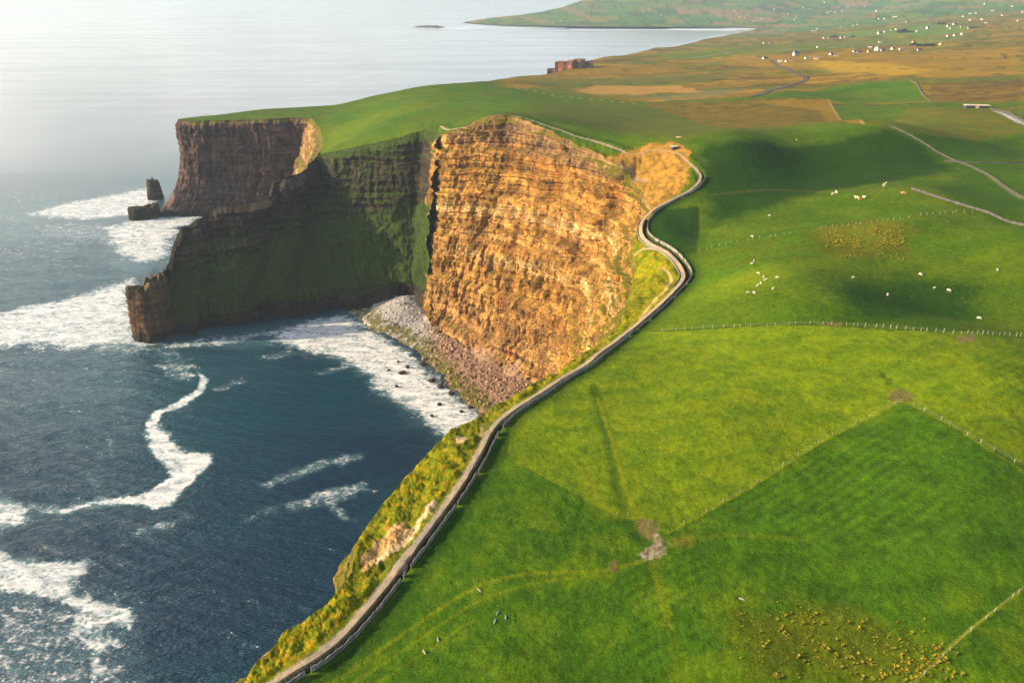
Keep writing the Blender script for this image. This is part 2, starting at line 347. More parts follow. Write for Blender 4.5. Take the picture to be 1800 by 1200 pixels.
CTRL = [(600,1190,137),(900,1190,140),(1300,1190,141),(1790,1190,143),(700,1050,137),(1000,1000,139),(1400,1000,142),(1790,1000,145),
 (900,760,137),(1100,800,139),(1500,800,144),(1790,800,148),(1050,660,137.5),(1300,650,142),(1600,650,148),(1790,650,152),
 (1215,520,137),(1350,500,143),(1550,540,146),(1790,540,152),(1190,480,136.5),(1160,445,136.5),(1245,400,138.5),(1400,400,144),(1600,400,149),(1790,400,154),
 (1260,300,140),(1400,300,141),(1550,290,147),(1790,300,149),(1240,252,145),(1350,238,146),(1450,228,149),(1540,223,150),(1600,236,149),(1680,262,146),(1790,270,146),
 (1250,205,130),(1400,195,129),(1100,230,136),(1000,205,133),(900,185,129),(800,200,127),(700,215,120),(620,230,113.5),(620,200,112),(700,180,120),(780,170,124),(850,165,122),
 (950,165,118),(1515,216,134),(1600,160,128),(1700,190,135),(1790,210,140),(1790,240,141),(1650,215,138),(1100,165,115),(1300,160,120),(1500,150,125),(1790,150,135),
 (1000,140,106),(1100,120,95),(1300,110,100),(1380,100,98),(1500,95,102),(1650,85,108),(1790,90,125),(1200,95,75),(1300,75,52),(1400,75,62),(1500,60,55),(1600,60,75),(1790,50,110),(1650,40,80),
 (1790,15,110),(1400,40,22),(1500,18,40),(1300,18,50),(1200,30,22),(1100,38,18),(1100,15,60),(1000,30,22),(1400,5,80),(1600,15,80),(1650,5,105),
 (1150,312,136),(1180,332,137.5),(1195,300,139),(1150,280,142),(1140,345,135),(1213,320,140),(1140,500,133),(1160,470,135.5),(1060,258,145.5),(1000,238,148)]
cp = np.array([[*P(a, b, c), c] for a, b, c in CTRL])
cw = np.array([(2500,9000,300),(1200,8600,180),(5200,8200,300),(1500,12000,380),(6000,12000,420),(12000,14000,450),(3000,15500,380),(9000,9000,330),
 (-40,60,136),(20,60,138),(60,60,140),(150,150,145)], float)
rimc = ST[ST[:, 10] == 0][:, :3]
C3 = np.vstack([cp, cw, rimc])
def uv(x, y):
    y = np.maximum(y, 20.); return np.stack([np.clip(x/np.maximum(y, 45), -1., 1.05)*1.6, np.log(np.maximum(np.hypot(x, y), 60.))], -1)
U = uv(C3[:, 0], C3[:, 1]); nC = len(U)
def phi(d2): return .5*d2*np.log(d2+1e-12)
A = phi(((U[:, None]-U[None])**2).sum(-1))+np.eye(nC)*2e-4
Pm = np.c_[np.ones(nC), U]
K = np.block([[A, Pm], [Pm.T, np.zeros((3, 3))]])
W = np.linalg.solve(K, np.r_[C3[:, 2], 0, 0, 0])
# (px, py, z, half length across, half length along, slope): gentle swells that turn the ground away from the sun
STAMPS = [(1350,292,140,38,42,.34),(1580,545,146,30,32,.32),(1480,262,147,50,34,.24),(1190,400,138,10,22,.24),(1720,250,146,60,40,.24),(1700,340,150,30,30,.17),
 (1300,500,142,18,26,-.10),(1250,262,141,16,36,-.12),(1620,610,148,30,14,-.05),(1680,385,152,26,10,.14),(640,215,115,40,60,-.08),(1760,560,152,24,26,.10),(1450,360,143,35,18,-.06),
 (1290,430,141,25,20,-.05),(1430,162,126,60,60,.16),(1720,196,136,40,30,.14),(1130,200,130,60,70,.05)]
SW = [(*P(a, b, c), sx, sy, k) for a, b, c, sx, sy, k in STAMPS]
PATH_PX = [(440,1232),(485,1198),(560,1150),(605,1113),(660,1050),(710,985),(760,920),(800,865),(835,810),(850,780),(868,750),(895,725),(930,703),(985,667),(1030,640),(1075,605),
 (1120,570),(1160,535),(1190,505),(1201,485),(1190,462),(1165,440),(1138,426),(1126,408),(1132,385),(1152,367),(1180,352),(1214,335),(1231,316),(1228,302),(1208,284),(1190,270),(1150,264),(1112,272),
 (1080,260),(1040,247),(1005,237),(960,221),(920,207),(885,202),(865,205),(840,212),(815,225),(775,222)]
def H0(x, y):
    x = np.asarray(x, float); y = np.asarray(y, float); sh = x.shape; x = x.ravel(); y = y.ravel(); out = np.empty(len(x))
    for i in range(0, len(x), 60000):
        u = uv(x[i:i+60000], y[i:i+60000]); d2 = ((u[:, None, 0]-U[None, :, 0])**2+(u[:, None, 1]-U[None, :, 1])**2)
        out[i:i+60000] = phi(d2)@W[:nC]+W[nC]+u@W[nC+1:]
    for cx, cy, sx, sy, k in SW:
        dx = (x-cx)/sx; dy = (y-cy)/sy; out -= k*sx*dx*np.exp(-.5*(dx*dx+dy*dy))
    r = np.hypot(x, y); w = np.clip(r/3000, 0, 1)
    out += fbm(x/60, y/60, 3, 11)*1.1+fbm(x/420, y/420, 4, 12)*18*w*ss(6, 60, out)
    return out.reshape(sh)
def ray_hit(px, py, hf=None):
    hf = hf or H0
    u, f, d = ray(px, py); n = len(u); s = np.geomspace(.05, 11., 900)
    X = u[:, None]*s; Y = f[:, None]*s; Z = CAMZ-d[:, None]*s; hh = hf(X, Y); below = (Z < hh)
    k = np.where(below.any(1), below.argmax(1), len(s)-1); k = np.maximum(k, 1); i = np.arange(n)
    a = (Z-hh)[i, k-1]; b = (Z-hh)[i, k]; t = np.clip(a/(a-b+1e-9), 0, 1); sk = s[k-1]+(s[k]-s[k-1])*t
    return np.stack([u*sk, f*sk], -1)
def R(pts): 
    p = np.array(pts, float); return ray_hit(p[:, 0], p[:, 1])
PATH = resample(smooth(R(PATH_PX), 8), 1.0)
NPATH = len(PATH)
# where along the path the ditch is present (from the bottom to where it loops round the bowl)
dP = np.r_[0, np.cumsum(np.linalg.norm(np.diff(PATH, axis=0), axis=1))]
q = R([(1231, 318)])[0]; LD = dP[np.argmin(((PATH-q)**2).sum(1))]
# ragged land outline
rimxy = ST[ST[:, 10] == 0][:, :2]
def densify_rim(S):
    out = []
    for i in range(len(S)-1):
        p0 = S[max(i-1, 0)]; p1 = S[i]; p2 = S[i+1]; p3 = S[min(i+2, len(S)-1)]
        L = np.hypot(*(p2[:2]-p1[:2])); D = np.hypot(*(p1[:2]+p2[:2]))/2; n = max(2, int(L/max(.9, D*.0018)))
        for k in range(n):
            t = k/n; c = .5*((2*p1)+(-p0+p2)*t+(2*p0-5*p1+4*p2-p3)*t*t+(-p0+3*p1-3*p2+p3)*t**3)
            lin = p1+(p2-p1)*t; c = c*.6+lin*.4; c[3:] = lin[3:]; c[10] = max(p1[10], p2[10]); out.append(c)
    out.append(S[-1]); return np.array(out)
DR = densify_rim(ST)
# displacement of the rim along its normal
tn = np.gradient(DR[:, :2], axis=0); tn /= np.linalg.norm(tn, axis=1)[:, None]+1e-9
NR = np.stack([-tn[:, 1], tn[:, 0]], -1)      # left of travel = seaward
sL = np.r_[0, np.cumsum(np.linalg.norm(np.diff(DR[:, :2], axis=0), axis=1))]
Dd = np.hypot(DR[:, 0], DR[:, 1])
jit = (fbm(sL/14, sL*0, 4, 31)*1.6)*np.clip(Dd/300, .5, 4)*(DR[:, 10] < .5)
DR[:, :2] += NR*jit[:, None]
LANDPOLY = np.vstack([DR[DR[:, 10] < .5][:, :2], [[20000, 16000], [20000, 20], [-52, 20]]])

def Hland(x, y, rimd=None, fine=True):
    z = H0(x, y); sh = z.shape; xf = np.ravel(x); yf = np.ravel(y); zf = z.ravel().copy()
    m = (yf < 720) & (xf > -120) & (xf < 160)
    idx = np.where(m)[0]
    if len(idx):
        d, al = line_sd(xf[idx], yf[idx], PATH[::2])
        k = (1-ss(LD-5, LD+25, al))
        dw = .82+.2*ss(110, 230, al)-.3*ss(300, 345, al); d_ = d/dw; tr = ss(.9, 1.3, d_)*(1-ss(2.5, 2.9, d_))
        wid = (1.35+.5*fbm(al/11, al*0, 2, 55))*k
        zz = -tr*wid
        # tussocks and hummocks seaward of the path
        sea = ss(1.4, 3.0, -d)*(1-ss(40, 60, -d))
        zz = zz+sea*(fbm(xf[idx]/3.2, yf[idx]/3.2, 5, 51)*.8+fbm(xf[idx]/9, yf[idx]/9, 3, 52)*1.4+(1-2*abs(fbm(xf[idx]/1.3, yf[idx]/1.3, 3, 53)))*.28)
        zz = zz+np.exp(-(d/2.2)**2)*(k*.12)
        zf[idx] += zz
    if fine: zf += fbm(xf/2.4, yf/2.4, 3, 41)*.16*(np.hypot(xf, yf) < 500)
    return zf.reshape(sh)

# ------------------------------------------------------------------ land sheet
def polar(th, az):
    """ground grid seen at even angles from the drone height"""
    r = 125/np.tan(th); Rg, Ag = np.meshgrid(r, az, indexing='ij')
    return Rg*np.sin(Ag), Rg*np.cos(Ag)
th = np.concatenate([np.linspace(math.radians(74), math.radians(4), 800), np.geomspace(math.radians(4), math.radians(.42), 90)[1:]])
az = np.radians(np.linspace(-40, 47, 1000))
LX, LY = polar(th, az); nr, nc = LX.shape
lx = LX.ravel().copy(); ly = LY.ravel().copy()
# quick inside test on a coarse polygon distance
sd = np.full(len(lx), -1.0)
def pip(x, y, poly):
    ins = np.zeros(len(x), bool); p = poly; o = np.argsort(y); ys = y[o]
    for i in range(len(p)):
        ax, ay = p[i]; bx, by = p[(i+1) % len(p)]
        if ay == by: continue
        lo, hi = (ay, by) if ay < by else (by, ay)
        a = np.searchsorted(ys, lo, 'left'); b = np.searchsorted(ys, hi, 'left')
        if b > a:
            k = o[a:b]; k = k[x[k] < (bx-ax)*(y[k]-ay)/(by-ay)+ax]; ins[k] ^= True
    return ins
inside = pip(lx, ly, LANDPOLY).reshape(nr, nc)
Q = grid_quads(nr, nc); fi = inside.ravel()[Q]; keep = fi.any(1); Qk = Q[keep]
# pull the outer vertices of the edge cells on to the outline
edge = np.unique(Qk[~fi[keep]]) if (~fi[keep]).any() else np.array([], int)
def nearest_on(poly, x, y, blk=400):
    a = poly; b = np.roll(poly, -1, 0); e = b-a; L = (e**2).sum(1)+1e-12; ox = np.empty(len(x)); oy = np.empty(len(x))
    for i in range(0, len(x), blk):
        px = x[i:i+blk, None]; py = y[i:i+blk, None]
        t = np.clip(((px-a[None, :, 0])*e[None, :, 0]+(py-a[None, :, 1])*e[None, :, 1])/L, 0, 1)
        qx = a[None, :, 0]+t*e[None, :, 0]; qy = a[None, :, 1]+t*e[None, :, 1]; k = ((qx-px)**2+(qy-py)**2).argmin(1); j = np.arange(len(k))
        ox[i:i+blk] = qx[j, k]; oy[i:i+blk] = qy[j, k]
    return ox, oy
nx_, ny_ = nearest_on(LANDPOLY, lx[edge], ly[edge]); lx[edge] = nx_; ly[edge] = ny_
used = np.unique(Qk); remap = -np.ones(len(lx), np.int64); remap[used] = np.arange(len(used)); Qk = remap[Qk]
lx = lx[used]; ly = ly[used]; lz = Hland(lx, ly)
isedge = np.zeros(len(remap), bool); isedge[edge] = True; isedge = isedge[used]

# ---- field colours
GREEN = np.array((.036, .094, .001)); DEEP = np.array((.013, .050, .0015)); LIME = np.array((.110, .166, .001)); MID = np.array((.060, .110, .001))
BROWN = np.array((.165, .112, .012)); OCHRE = np.array((.27, .165, .012)); HEATH = np.array((.085, .052, .018)); STRAW = np.array((.42, .27, .09)); SAND = np.array((.60, .42, .24)); MUD = np.array((.16, .11, .06)); PALE = np.array((.42, .36, .27))
rr = np.hypot(lx, ly); n = len(lx); c = np.tile(MID, (n, 1))
nb = fbm(lx/25, ly/25, 4, 61); nf = fbm(lx/180, ly/90, 4, 62); nm = fbm(lx/70, ly/40, 4, 64)
def blend(cur, col, w): return cur*(1-w[:, None])+np.asarray(col)*w[:, None]
c = blend(c, GREEN, ss(-.1, .3, nb)*.5)
c = blend(c, LIME*.8, ss(.0, .45, -nb)*.35)
def field(px, col, soft=.25, strength=1., rag=0., world=False):
    global c
    p = np.array(px, float) if world else R(px)
    D = np.hypot(*p.mean(0)); mg = max(soft*3, 10)
    k = np.where((lx > p[:, 0].min()-mg) & (lx < p[:, 0].max()+mg) & (ly > p[:, 1].min()-mg) & (ly < p[:, 1].max()+mg))[0]
    if not len(k): return
    d = poly_sd(lx[k], ly[k], p)
    if rag: d = d+fbm(lx[k]/(rag*3), ly[k]/(rag*3), 4, 71)*rag*2
    w = ss(-soft, soft, d)*strength
    cc = col if not callable(col) else col(k)
    c[k] = c[k]*(1-w[:, None])+np.asarray(cc)*w[:, None]
def stroke(px, col, width, strength=1., soft=None, rag=0.):
    global c
    p = smooth(R(px), 6); soft = soft or width*.5; mg = width+soft+rag*3+2
    k = np.where((lx > p[:, 0].min()-mg) & (lx < p[:, 0].max()+mg) & (ly > p[:, 1].min()-mg) & (ly < p[:, 1].max()+mg))[0]
    if not len(k): return
    d, _ = line_sd(lx[k], ly[k], p); d = abs(d)
    if rag: d = d+fbm(lx[k]/(rag*2), ly[k]/(rag*2), 3, 73)*rag
    w = (1-ss(width-soft, width+soft, d))*strength
    c[k] = c[k]*(1-w[:, None])+np.asarray(col)*w[:, None]
def mott(a, b, s1=25, s2=25, seed=81, lo=-.15, hi=.25):
    def f(k):
        w = ss(lo, hi, fbm(lx[k]/s1, ly[k]/s2, 5, seed))[:, None]; return a*(1-w)+b*w
    return f
# beyond the green hills: moor in long bands of brown, ochre and green
wf = ss(0, 40, poly_sd(lx, ly, np.vstack([R([(860, 148), (905, 160), (1010, 170), (1120, 182), (1330, 176), (1480, 188), (1640, 181), (1799, 186)]), [[3000, 700], [20000, 16000], [1500, 16000], [-400, 3000]]])))
moor = BROWN*(1-ss(-.1, .3, nf)[:, None])+OCHRE*ss(-.1, .3, nf)[:, None]
w = ss(.05, .35, fbm(lx/160, ly/60, 5, 65))[:, None]; moor = moor*(1-w)+HEATH*w
w = (.8*ss(.12, .3, fbm(lx/110, ly/28, 4, 67)))[:, None]; moor = moor*(1-w)+np.array((.09, .075, .012))*w
w = (ss(-.02, .25, fbm(lx/240, ly/80, 5, 66))*.85)[:, None]; moor = moor*(1-w)+np.array((.075, .115, .008))*w
moor = moor*(1+.34*fbm(lx/26, ly/10, 4, 68)+.22*fbm(lx/9, ly/4, 2, 69)*(rr < 1500))[:, None]; c = blend(c, 0, wf)+moor*wf[:, None]
# far country beyond the village: small enclosed fields in greens and tans
cell = 130.; gx = lx+fbm(lx/400, ly/400, 2, 91)*120; gy = ly+fbm(lx/400, ly/400, 2, 92)*120
hx = np.floor(gx/cell+.35*np.sin(np.floor(gy/(cell*1.7)))); hy = np.floor(gy/(cell*1.7)); hv = hsh(hx, hy, 5)/4294967296.
pal = np.array([(.060, .150, .030), (.080, .17, .035), (.16, .16, .05), (.045, .11, .035), (.20, .15, .07), (.07, .14, .05), (.11, .17, .03)])
patch = pal[(hv*len(pal)).astype(int)]
fx = gx/cell+.35*np.sin(hy); e = np.minimum(abs(fx-np.round(fx))*cell, abs(gy/(cell*1.7)-np.round(gy/(cell*1.7)))*cell*1.7)
patch = patch*(1-.5*(1-ss(3, 9, e)))[:, None]
wfar = ss(2700, 3700, ly-.25*lx+fbm(lx/500, ly/500, 3, 93)*900)
c = blend(c, 0, wfar)+patch*wfar[:, None]
# green strips before the village and round it
field([(1150,96),(1290,84),(1420,72),(1560,66),(1700,62),(1690,68),(1560,80),(1440,90),(1300,99),(1170,103)], mott((.085,.13,.010), (.12,.15,.012), 90, 40), 12, .8, 12)
field([(1440,62),(1540,52),(1640,40),(1720,46),(1690,58),(1560,66)], np.array((.07,.18,.03)), 15, .7, 15)
field([(1290,98),(1420,94),(1560,92),(1799,82),(1799,130),(1640,138),(1420,120),(1280,116)], mott(OCHRE, BROWN*1.15, 120, 35, 84), 10, .8, 10)
field([(1430,106),(1560,112),(1640,126),(1590,133),(1460,128)], np.array((.40,.26,.015)), 12, .65, 10)
field([(905,128),(1060,118),(1190,112),(1200,122),(1060,134),(930,142)], mott(OCHRE*.8, BROWN, 80, 30, 85), 10, .7, 8)
field([(920,140),(1050,138),(1200,132),(1290,130),(1270,140),(1100,150),(950,152)], HEATH*1.1+np.array((.0,.05,0)), 10, .75, 10)
field([(1000,158),(1060,150),(1190,150),(1260,160),(1180,164),(1060,166)], np.array((.34,.20,.05)), 6, .8, 14)
field([(1095,168),(1180,166),(1290,156),(1330,150),(1290,166),(1180,176)], np.array((.12,.12,.05)), 5, .7, 5)
for q_ in ([(1090,172),(1180,166),(1290,156),(1340,149)], [(930,148),(1040,150),(1130,147),(1290,138)], [(1000,132),(1100,124),(1250,120)], [(1180,140),(1290,134),(1350,130)], [(1470,118),(1600,122),(1799,118)], [(1480,142),(1600,134),(1720,132),(1799,128)], [(1600,100),(1700,104),(1799,98)], [(1620,84),(1720,80),(1799,78)],
          [(1560,92),(1640,92),(1799,90)], [(1120,112),(1250,104),(1340,100)], [(1640,66),(1799,60)], [(1500,72),(1640,70)], [(1150,90),(1300,84),(1440,76)], [(1380,60),(1520,60)], [(1760,94),(1770,104)], [(1420,46),(1560,44),(1700,40)], [(1600,40),(1799,50)], [(1660,158),(1799,152)], [(1670,168),(1799,165)]):
    stroke(q_, HEATH*.45, 2.2, .7, 2., 2.5)
# the long green field and brown field before it
field([(1320,171),(1375,160),(1480,148),(1598,140),(1612,150),(1637,178),(1560,181),(1490,184),(1455,176),(1390,174)], mott(GREEN*1.25, LIME*.75, 60, 25, 86), 1.0, 1, 1)
stroke([(1598,140),(1614,152),(1637,178)], STRAW*.7, 1.0)
field([(1637,150),(1799,138),(1799,178),(1640,180)], mott(HEATH, BROWN*.8, 60, 12, 87, -.1, .1), 3, .75, 3)
stroke([(1450,183),(1520,186),(1630,180)], HEATH*.6, 2.5, .9)
field([(870,205),(960,185),(1050,178),(1120,180),(1300,177),(1456,175),(1517,218),(1400,220),(1290,232),(1200,244),(1120,238),(1010,215),(930,200)], mott(HEATH*.9+np.array((.0,.05,0)), np.array((.09,.10,.006)), 30, 14, 88), 6, .85, 5)
field([(1130,182),(1300,177),(1456,175),(1517,218),(1400,219),(1290,226),(1180,200)], mott(BROWN*.9, np.array((.09,.075,.008)), 18, 9, 89), 1.5, .85, 3)
field([(1330,180),(1456,175),(1517,218),(1490,217),(1440,195)], OCHRE, 1.5, .55, 2)
stroke([(1456,175),(1517,218)], STRAW*.8, 1.0, .8)
stroke([(880,152),(1010,172),(1130,184)], STRAW*.8, 1.2, .8)
# the green hills, with hollow shade and crest light painted in as grass colour
field([(545,207),(700,163),(820,148),(905,160),(960,200),(800,190),(700,215),(600,250),(562,272)], mott(GREEN*1.3, LIME*.75, 40, 30, 90), 8, .8, 5)
field([(575,235),(700,190),(780,176),(800,183),(690,207),(600,252),(570,266)], LIME*.9, 10, .6, 6)  # front-lit strip of the slope painted as brighter grass
field([(1230,262),(1350,250),(1560,226),(1640,262),(1680,300),(1560,320),(1400,350),(1250,400),(1240,330)], DEEP*.85, 7, .9, 4)  # hillside shade painted over the slope as darker green
field([(1520,222),(1600,190),(1799,188),(1799,232),(1640,238)], mott(np.array((.095,.115,.006)), BROWN*.9, 25, 12, 95, 0, .4), 3, .85, 3)
field([(1600,240),(1799,238),(1799,400),(1700,370),(1640,330),(1700,300)], GREEN*.9, 4, .8, 3)
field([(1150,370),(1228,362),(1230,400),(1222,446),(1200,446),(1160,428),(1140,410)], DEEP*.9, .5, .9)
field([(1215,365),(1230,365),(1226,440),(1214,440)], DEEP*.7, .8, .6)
field([(1235,408),(1400,392),(1600,372),(1560,440),(1430,470),(1300,500),(1230,505),(1215,470)], mott(LIME*.72, GREEN*1.5, 22, 14, 96), 8, .6, 4)
field([(1200,520),(1330,470),(1480,452),(1500,470),(1340,505),(1230,540)], LIME*1.05, 6, .6, 4)  # sunlit band beside the crest painted as yellower grass
field([(1480,505),(1600,480),(1720,505),(1700,560),(1560,585),(1470,560)], DEEP*1.05, 8, .85, 5)  # shade of the hollow painted in as deep green
field([(1440,400),(1530,385),(1600,400),(1590,440),(1500,455),(1450,440)], np.array((.11,.10,.01)), 4, .55, 4)
# fields at the front
FA = [(1175,936),(1330,850),(1460,768),(1585,704),(1700,765),(1860,850),(1950,1000),(1830,1020),(1700,1110),(1600,1199),(1560,1260),(420,1260),(480,1199),(610,1130),(720,1000),(830,850),(890,805),(1000,862),(1075,902),(1120,945)]
field(FA, mott(GREEN, np.array((.062,.122,.001)), 8, 8, 97), .16)
field([(1055,602),(1130,583),(1300,574),(1480,574),(1650,584),(1860,590),(1860,850),(1700,765),(1585,704),(1460,768),(1330,850),(1172,937),(1125,920),(1075,902),(1000,862),(890,805),(900,745),(960,700)], mott(LIME, LIME*np.array((.72,.84,1)), 9, 6, 98), .16)
field([(1270,900),(1585,708),(1800,830),(1799,1000),(1500,1080),(1300,1010)], mott(GREEN*1.15, GREEN*.85, 10, 5, 99), 3, .8, 2)
field([(1820,1020),(1700,1115),(1610,1199),(1600,1260),(1900,1260),(1900,1000)], mott(np.array((.068,.13,.002)), GREEN, 8, 8, 100), .2)
field([(1300,1090),(1400,1060),(1600,1110),(1660,1150),(1640,1199),(1350,1199),(1280,1150)], np.array((.085,.095,.006)), 4, .6, 3)
# mowing lines
a_, b_ = R([(1172, 937), (1585, 704)]); dv = (b_-a_)/np.linalg.norm(b_-a_); nv = np.array((-dv[1], dv[0]))
k = (rr < 260); s_ = lx*nv[0]+ly*nv[1]+fbm(lx/30, ly/30, 2, 101)*1.6
k = k & (s_ < (a_@nv)) & (lx > 20)
c *= (1+np.where(k, .13*np.sin(s_*2*math.pi/2.4)*ss(-.3, .3, fbm(lx/30, ly/30, 3, 102)), 0))[:, None]
# tracks
YEL = np.array((.15, .18, .004))
stroke([(560,1215),(700,1120),(800,1052),(870,1020),(950,1006),(1050,1003),(1130,985)], YEL, .45, .55, .5)
stroke([(600,1215),(720,1135),(820,1068),(900,1035),(980,1018),(1070,1010)], YEL, .35, .4, .4)
stroke([(640,1215),(740,1150),(830,1090)], YEL, .3, .35, .3)
stroke([(1042,680),(1060,740),(1075,800),(1085,870),(1102,920),(1130,955)], DEEP, 1.3, .6, 1.)
stroke([(1050,700),(1080,790),(1100,860),(1125,915),(1150,950)], YEL, .5, .6, .4)
stroke([(1030,830),(1050,880),(1085,905)], YEL, 1.6, .5, 1.5)
stroke([(1148,985),(1160,1030),(1175,1100)], YEL, .9, .4, .9)
stroke([(1155,950),(1300,940),(1420,950)], YEL*.8, .6, .35, .6)
field([(1128,975),(1142,955),(1155,940),(1172,945),(1165,965),(1150,985),(1132,985)], mott(PALE*.8, MUD*1.2, 1.5, 1.5, 140), .5, .85, 1.2)
field([(1122,915),(1145,915),(1155,932),(1140,940)], MUD, .8, .6, 2.)
field([(1180,945),(1210,935),(1215,960),(1190,975)], np.array((.15,.13,.02)), 1.2, .6, 2.)
field([(1070,988),(1085,985),(1086,1003),(1072,1004)], MUD*.7, .4, .8, .5)
field([(1565,688),(1600,682),(1605,700),(1585,706),(1560,702)], MUD*.7, .6, .7, 1.2)
field([(1540,655),(1550,655),(1570,672),(1560,676)], DEEP*.9, .6, .7, .8)
field([(1440,568),(1480,566),(1482,574),(1450,574)], MUD, .6, .6, .8); field([(1680,592),(1715,588),(1715,600),(1690,602)], MUD, .6, .7, .8)
stroke([(1150,582),(1300,574),(1480,573),(1600,580),(1799,592)], DEEP*.8, .35, .8, .3)
stroke([(1175,936),(1330,850),(1460,768),(1585,704)], YEL*1.1, .22, .8, .2); stroke([(1585,704),(1700,765),(1799,830)], YEL, .25, .6, .2)
stroke([(1799,1036),(1700,1110),(1600,1199)], YEL*1.2, .22, .85, .2)
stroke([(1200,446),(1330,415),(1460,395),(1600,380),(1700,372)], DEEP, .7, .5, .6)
stroke([(1258,342),(1400,335),(1550,335)], MUD, 1.0, .35, 1.)
stroke([(1565,223),(1600,238),(1640,262),(1700,290),(1760,325),(1799,350)], np.array((.17,.17,.10)), 1.3, .75, .8)
stroke([(1660,283),(1720,286),(1799,288)], PALE*.6, .7, .8, .5)
# seaward of the path: tussocky bank, yellow with age, bare scars
k = np.where((ly < 720) & (lx > -130) & (lx < 160))[0]
d, al = line_sd(lx[k], ly[k], PATH[::2]); k2 = d < -1.0; w = ss(.9, 1.6, -d)
t1 = fbm(lx[k]/1.7, ly[k]/1.7, 5, 111); t2 = fbm(lx[k]/9, ly[k]/9, 3, 112)
bank = np.array((.115, .145, .003))*(1-ss(-.1, .3, t1)[:, None])+np.array((.25, .19, .005))*ss(-.1, .3, t1)[:, None]
bank = bank*(1-ss(.05, .4, t2)[:, None]*.55)+np.array((.03, .065, .004))*(ss(.05, .4, t2)[:, None]*.55)
near = (ly[k] < 330) | (al < LD)
w = w*near; w = w*(1-ss(340, 380, al))
c[k] = c[k]*(1-w[:, None])+bank*w[:, None]
# wall shade painted as darker grass on its inland side, peat in the ditch
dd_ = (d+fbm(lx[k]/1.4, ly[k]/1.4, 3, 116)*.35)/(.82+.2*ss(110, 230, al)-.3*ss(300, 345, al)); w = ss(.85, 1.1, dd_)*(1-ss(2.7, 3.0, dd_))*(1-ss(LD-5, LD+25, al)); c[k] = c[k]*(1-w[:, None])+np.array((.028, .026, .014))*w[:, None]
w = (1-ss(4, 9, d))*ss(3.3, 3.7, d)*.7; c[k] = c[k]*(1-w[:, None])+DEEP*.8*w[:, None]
w = ss(-1.3, -.7, d+fbm(lx[k]/1.5, ly[k]/1.5, 3, 115)*.5)*(1-ss(.6, .9, d)); c[k] = c[k]*(1-w[:, None])+PALE*.7*w[:, None]
field([(762,880),(772,886),(745,912),(735,930),(712,960),(690,972),(655,992),(650,985),(700,955),(725,925)], SAND, .3, .95, .6)
field([(680,935),(715,915),(715,945),(672,975),(640,1000),(632,992)], SAND*np.array((.95,.8,.6)), .5, .8, 1.0)
field([(805,768),(825,770),(815,782),(800,780)], SAND*.8, .3, .8, .5)
stroke([(866,752),(845,765),(850,745)], SAND*.7, .35, .6, .3)
stroke([(1165,470),(1180,492),(1165,515),(1140,540),(1120,570)], SAND*.8, .5, .7, .3)
stroke([(1150,438),(1130,440),(1116,448)], SAND*.8, .7, .8, .4)
field([(1085,290),(1110,290),(1125,300),(1112,306),(1080,298)], np.array((.34,.31,.32)), 1., .9, 1)
field([(1055,268),(1085,280),(1082,292),(1050,278)], HEATH, 1.5, .4, 1)
bw = np.array([(52,378),(60,376),(72,382),(84,398),(93,414),(99,440),(103,462),(98,478),(84,482),(70,478),(60,476),(52,470),(50,420)], float)
field(bw, mott(np.array((.36,.19,.035)), np.array((.20,.125,.022)), 5, 5, 131), 1.2, .95, 1.5, world=True)
field([(1080,288),(1105,296),(1140,318),(1125,322),(1095,305)], np.array((.30,.23,.17)), .6, .6, 1.5)
c *= (1+.10*fbm(lx/1.3, ly/1.3, 2, 121)*(rr < 300))[:, None]
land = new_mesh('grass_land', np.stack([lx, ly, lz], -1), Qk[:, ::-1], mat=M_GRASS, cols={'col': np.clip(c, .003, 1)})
tag(land, kind='structure')

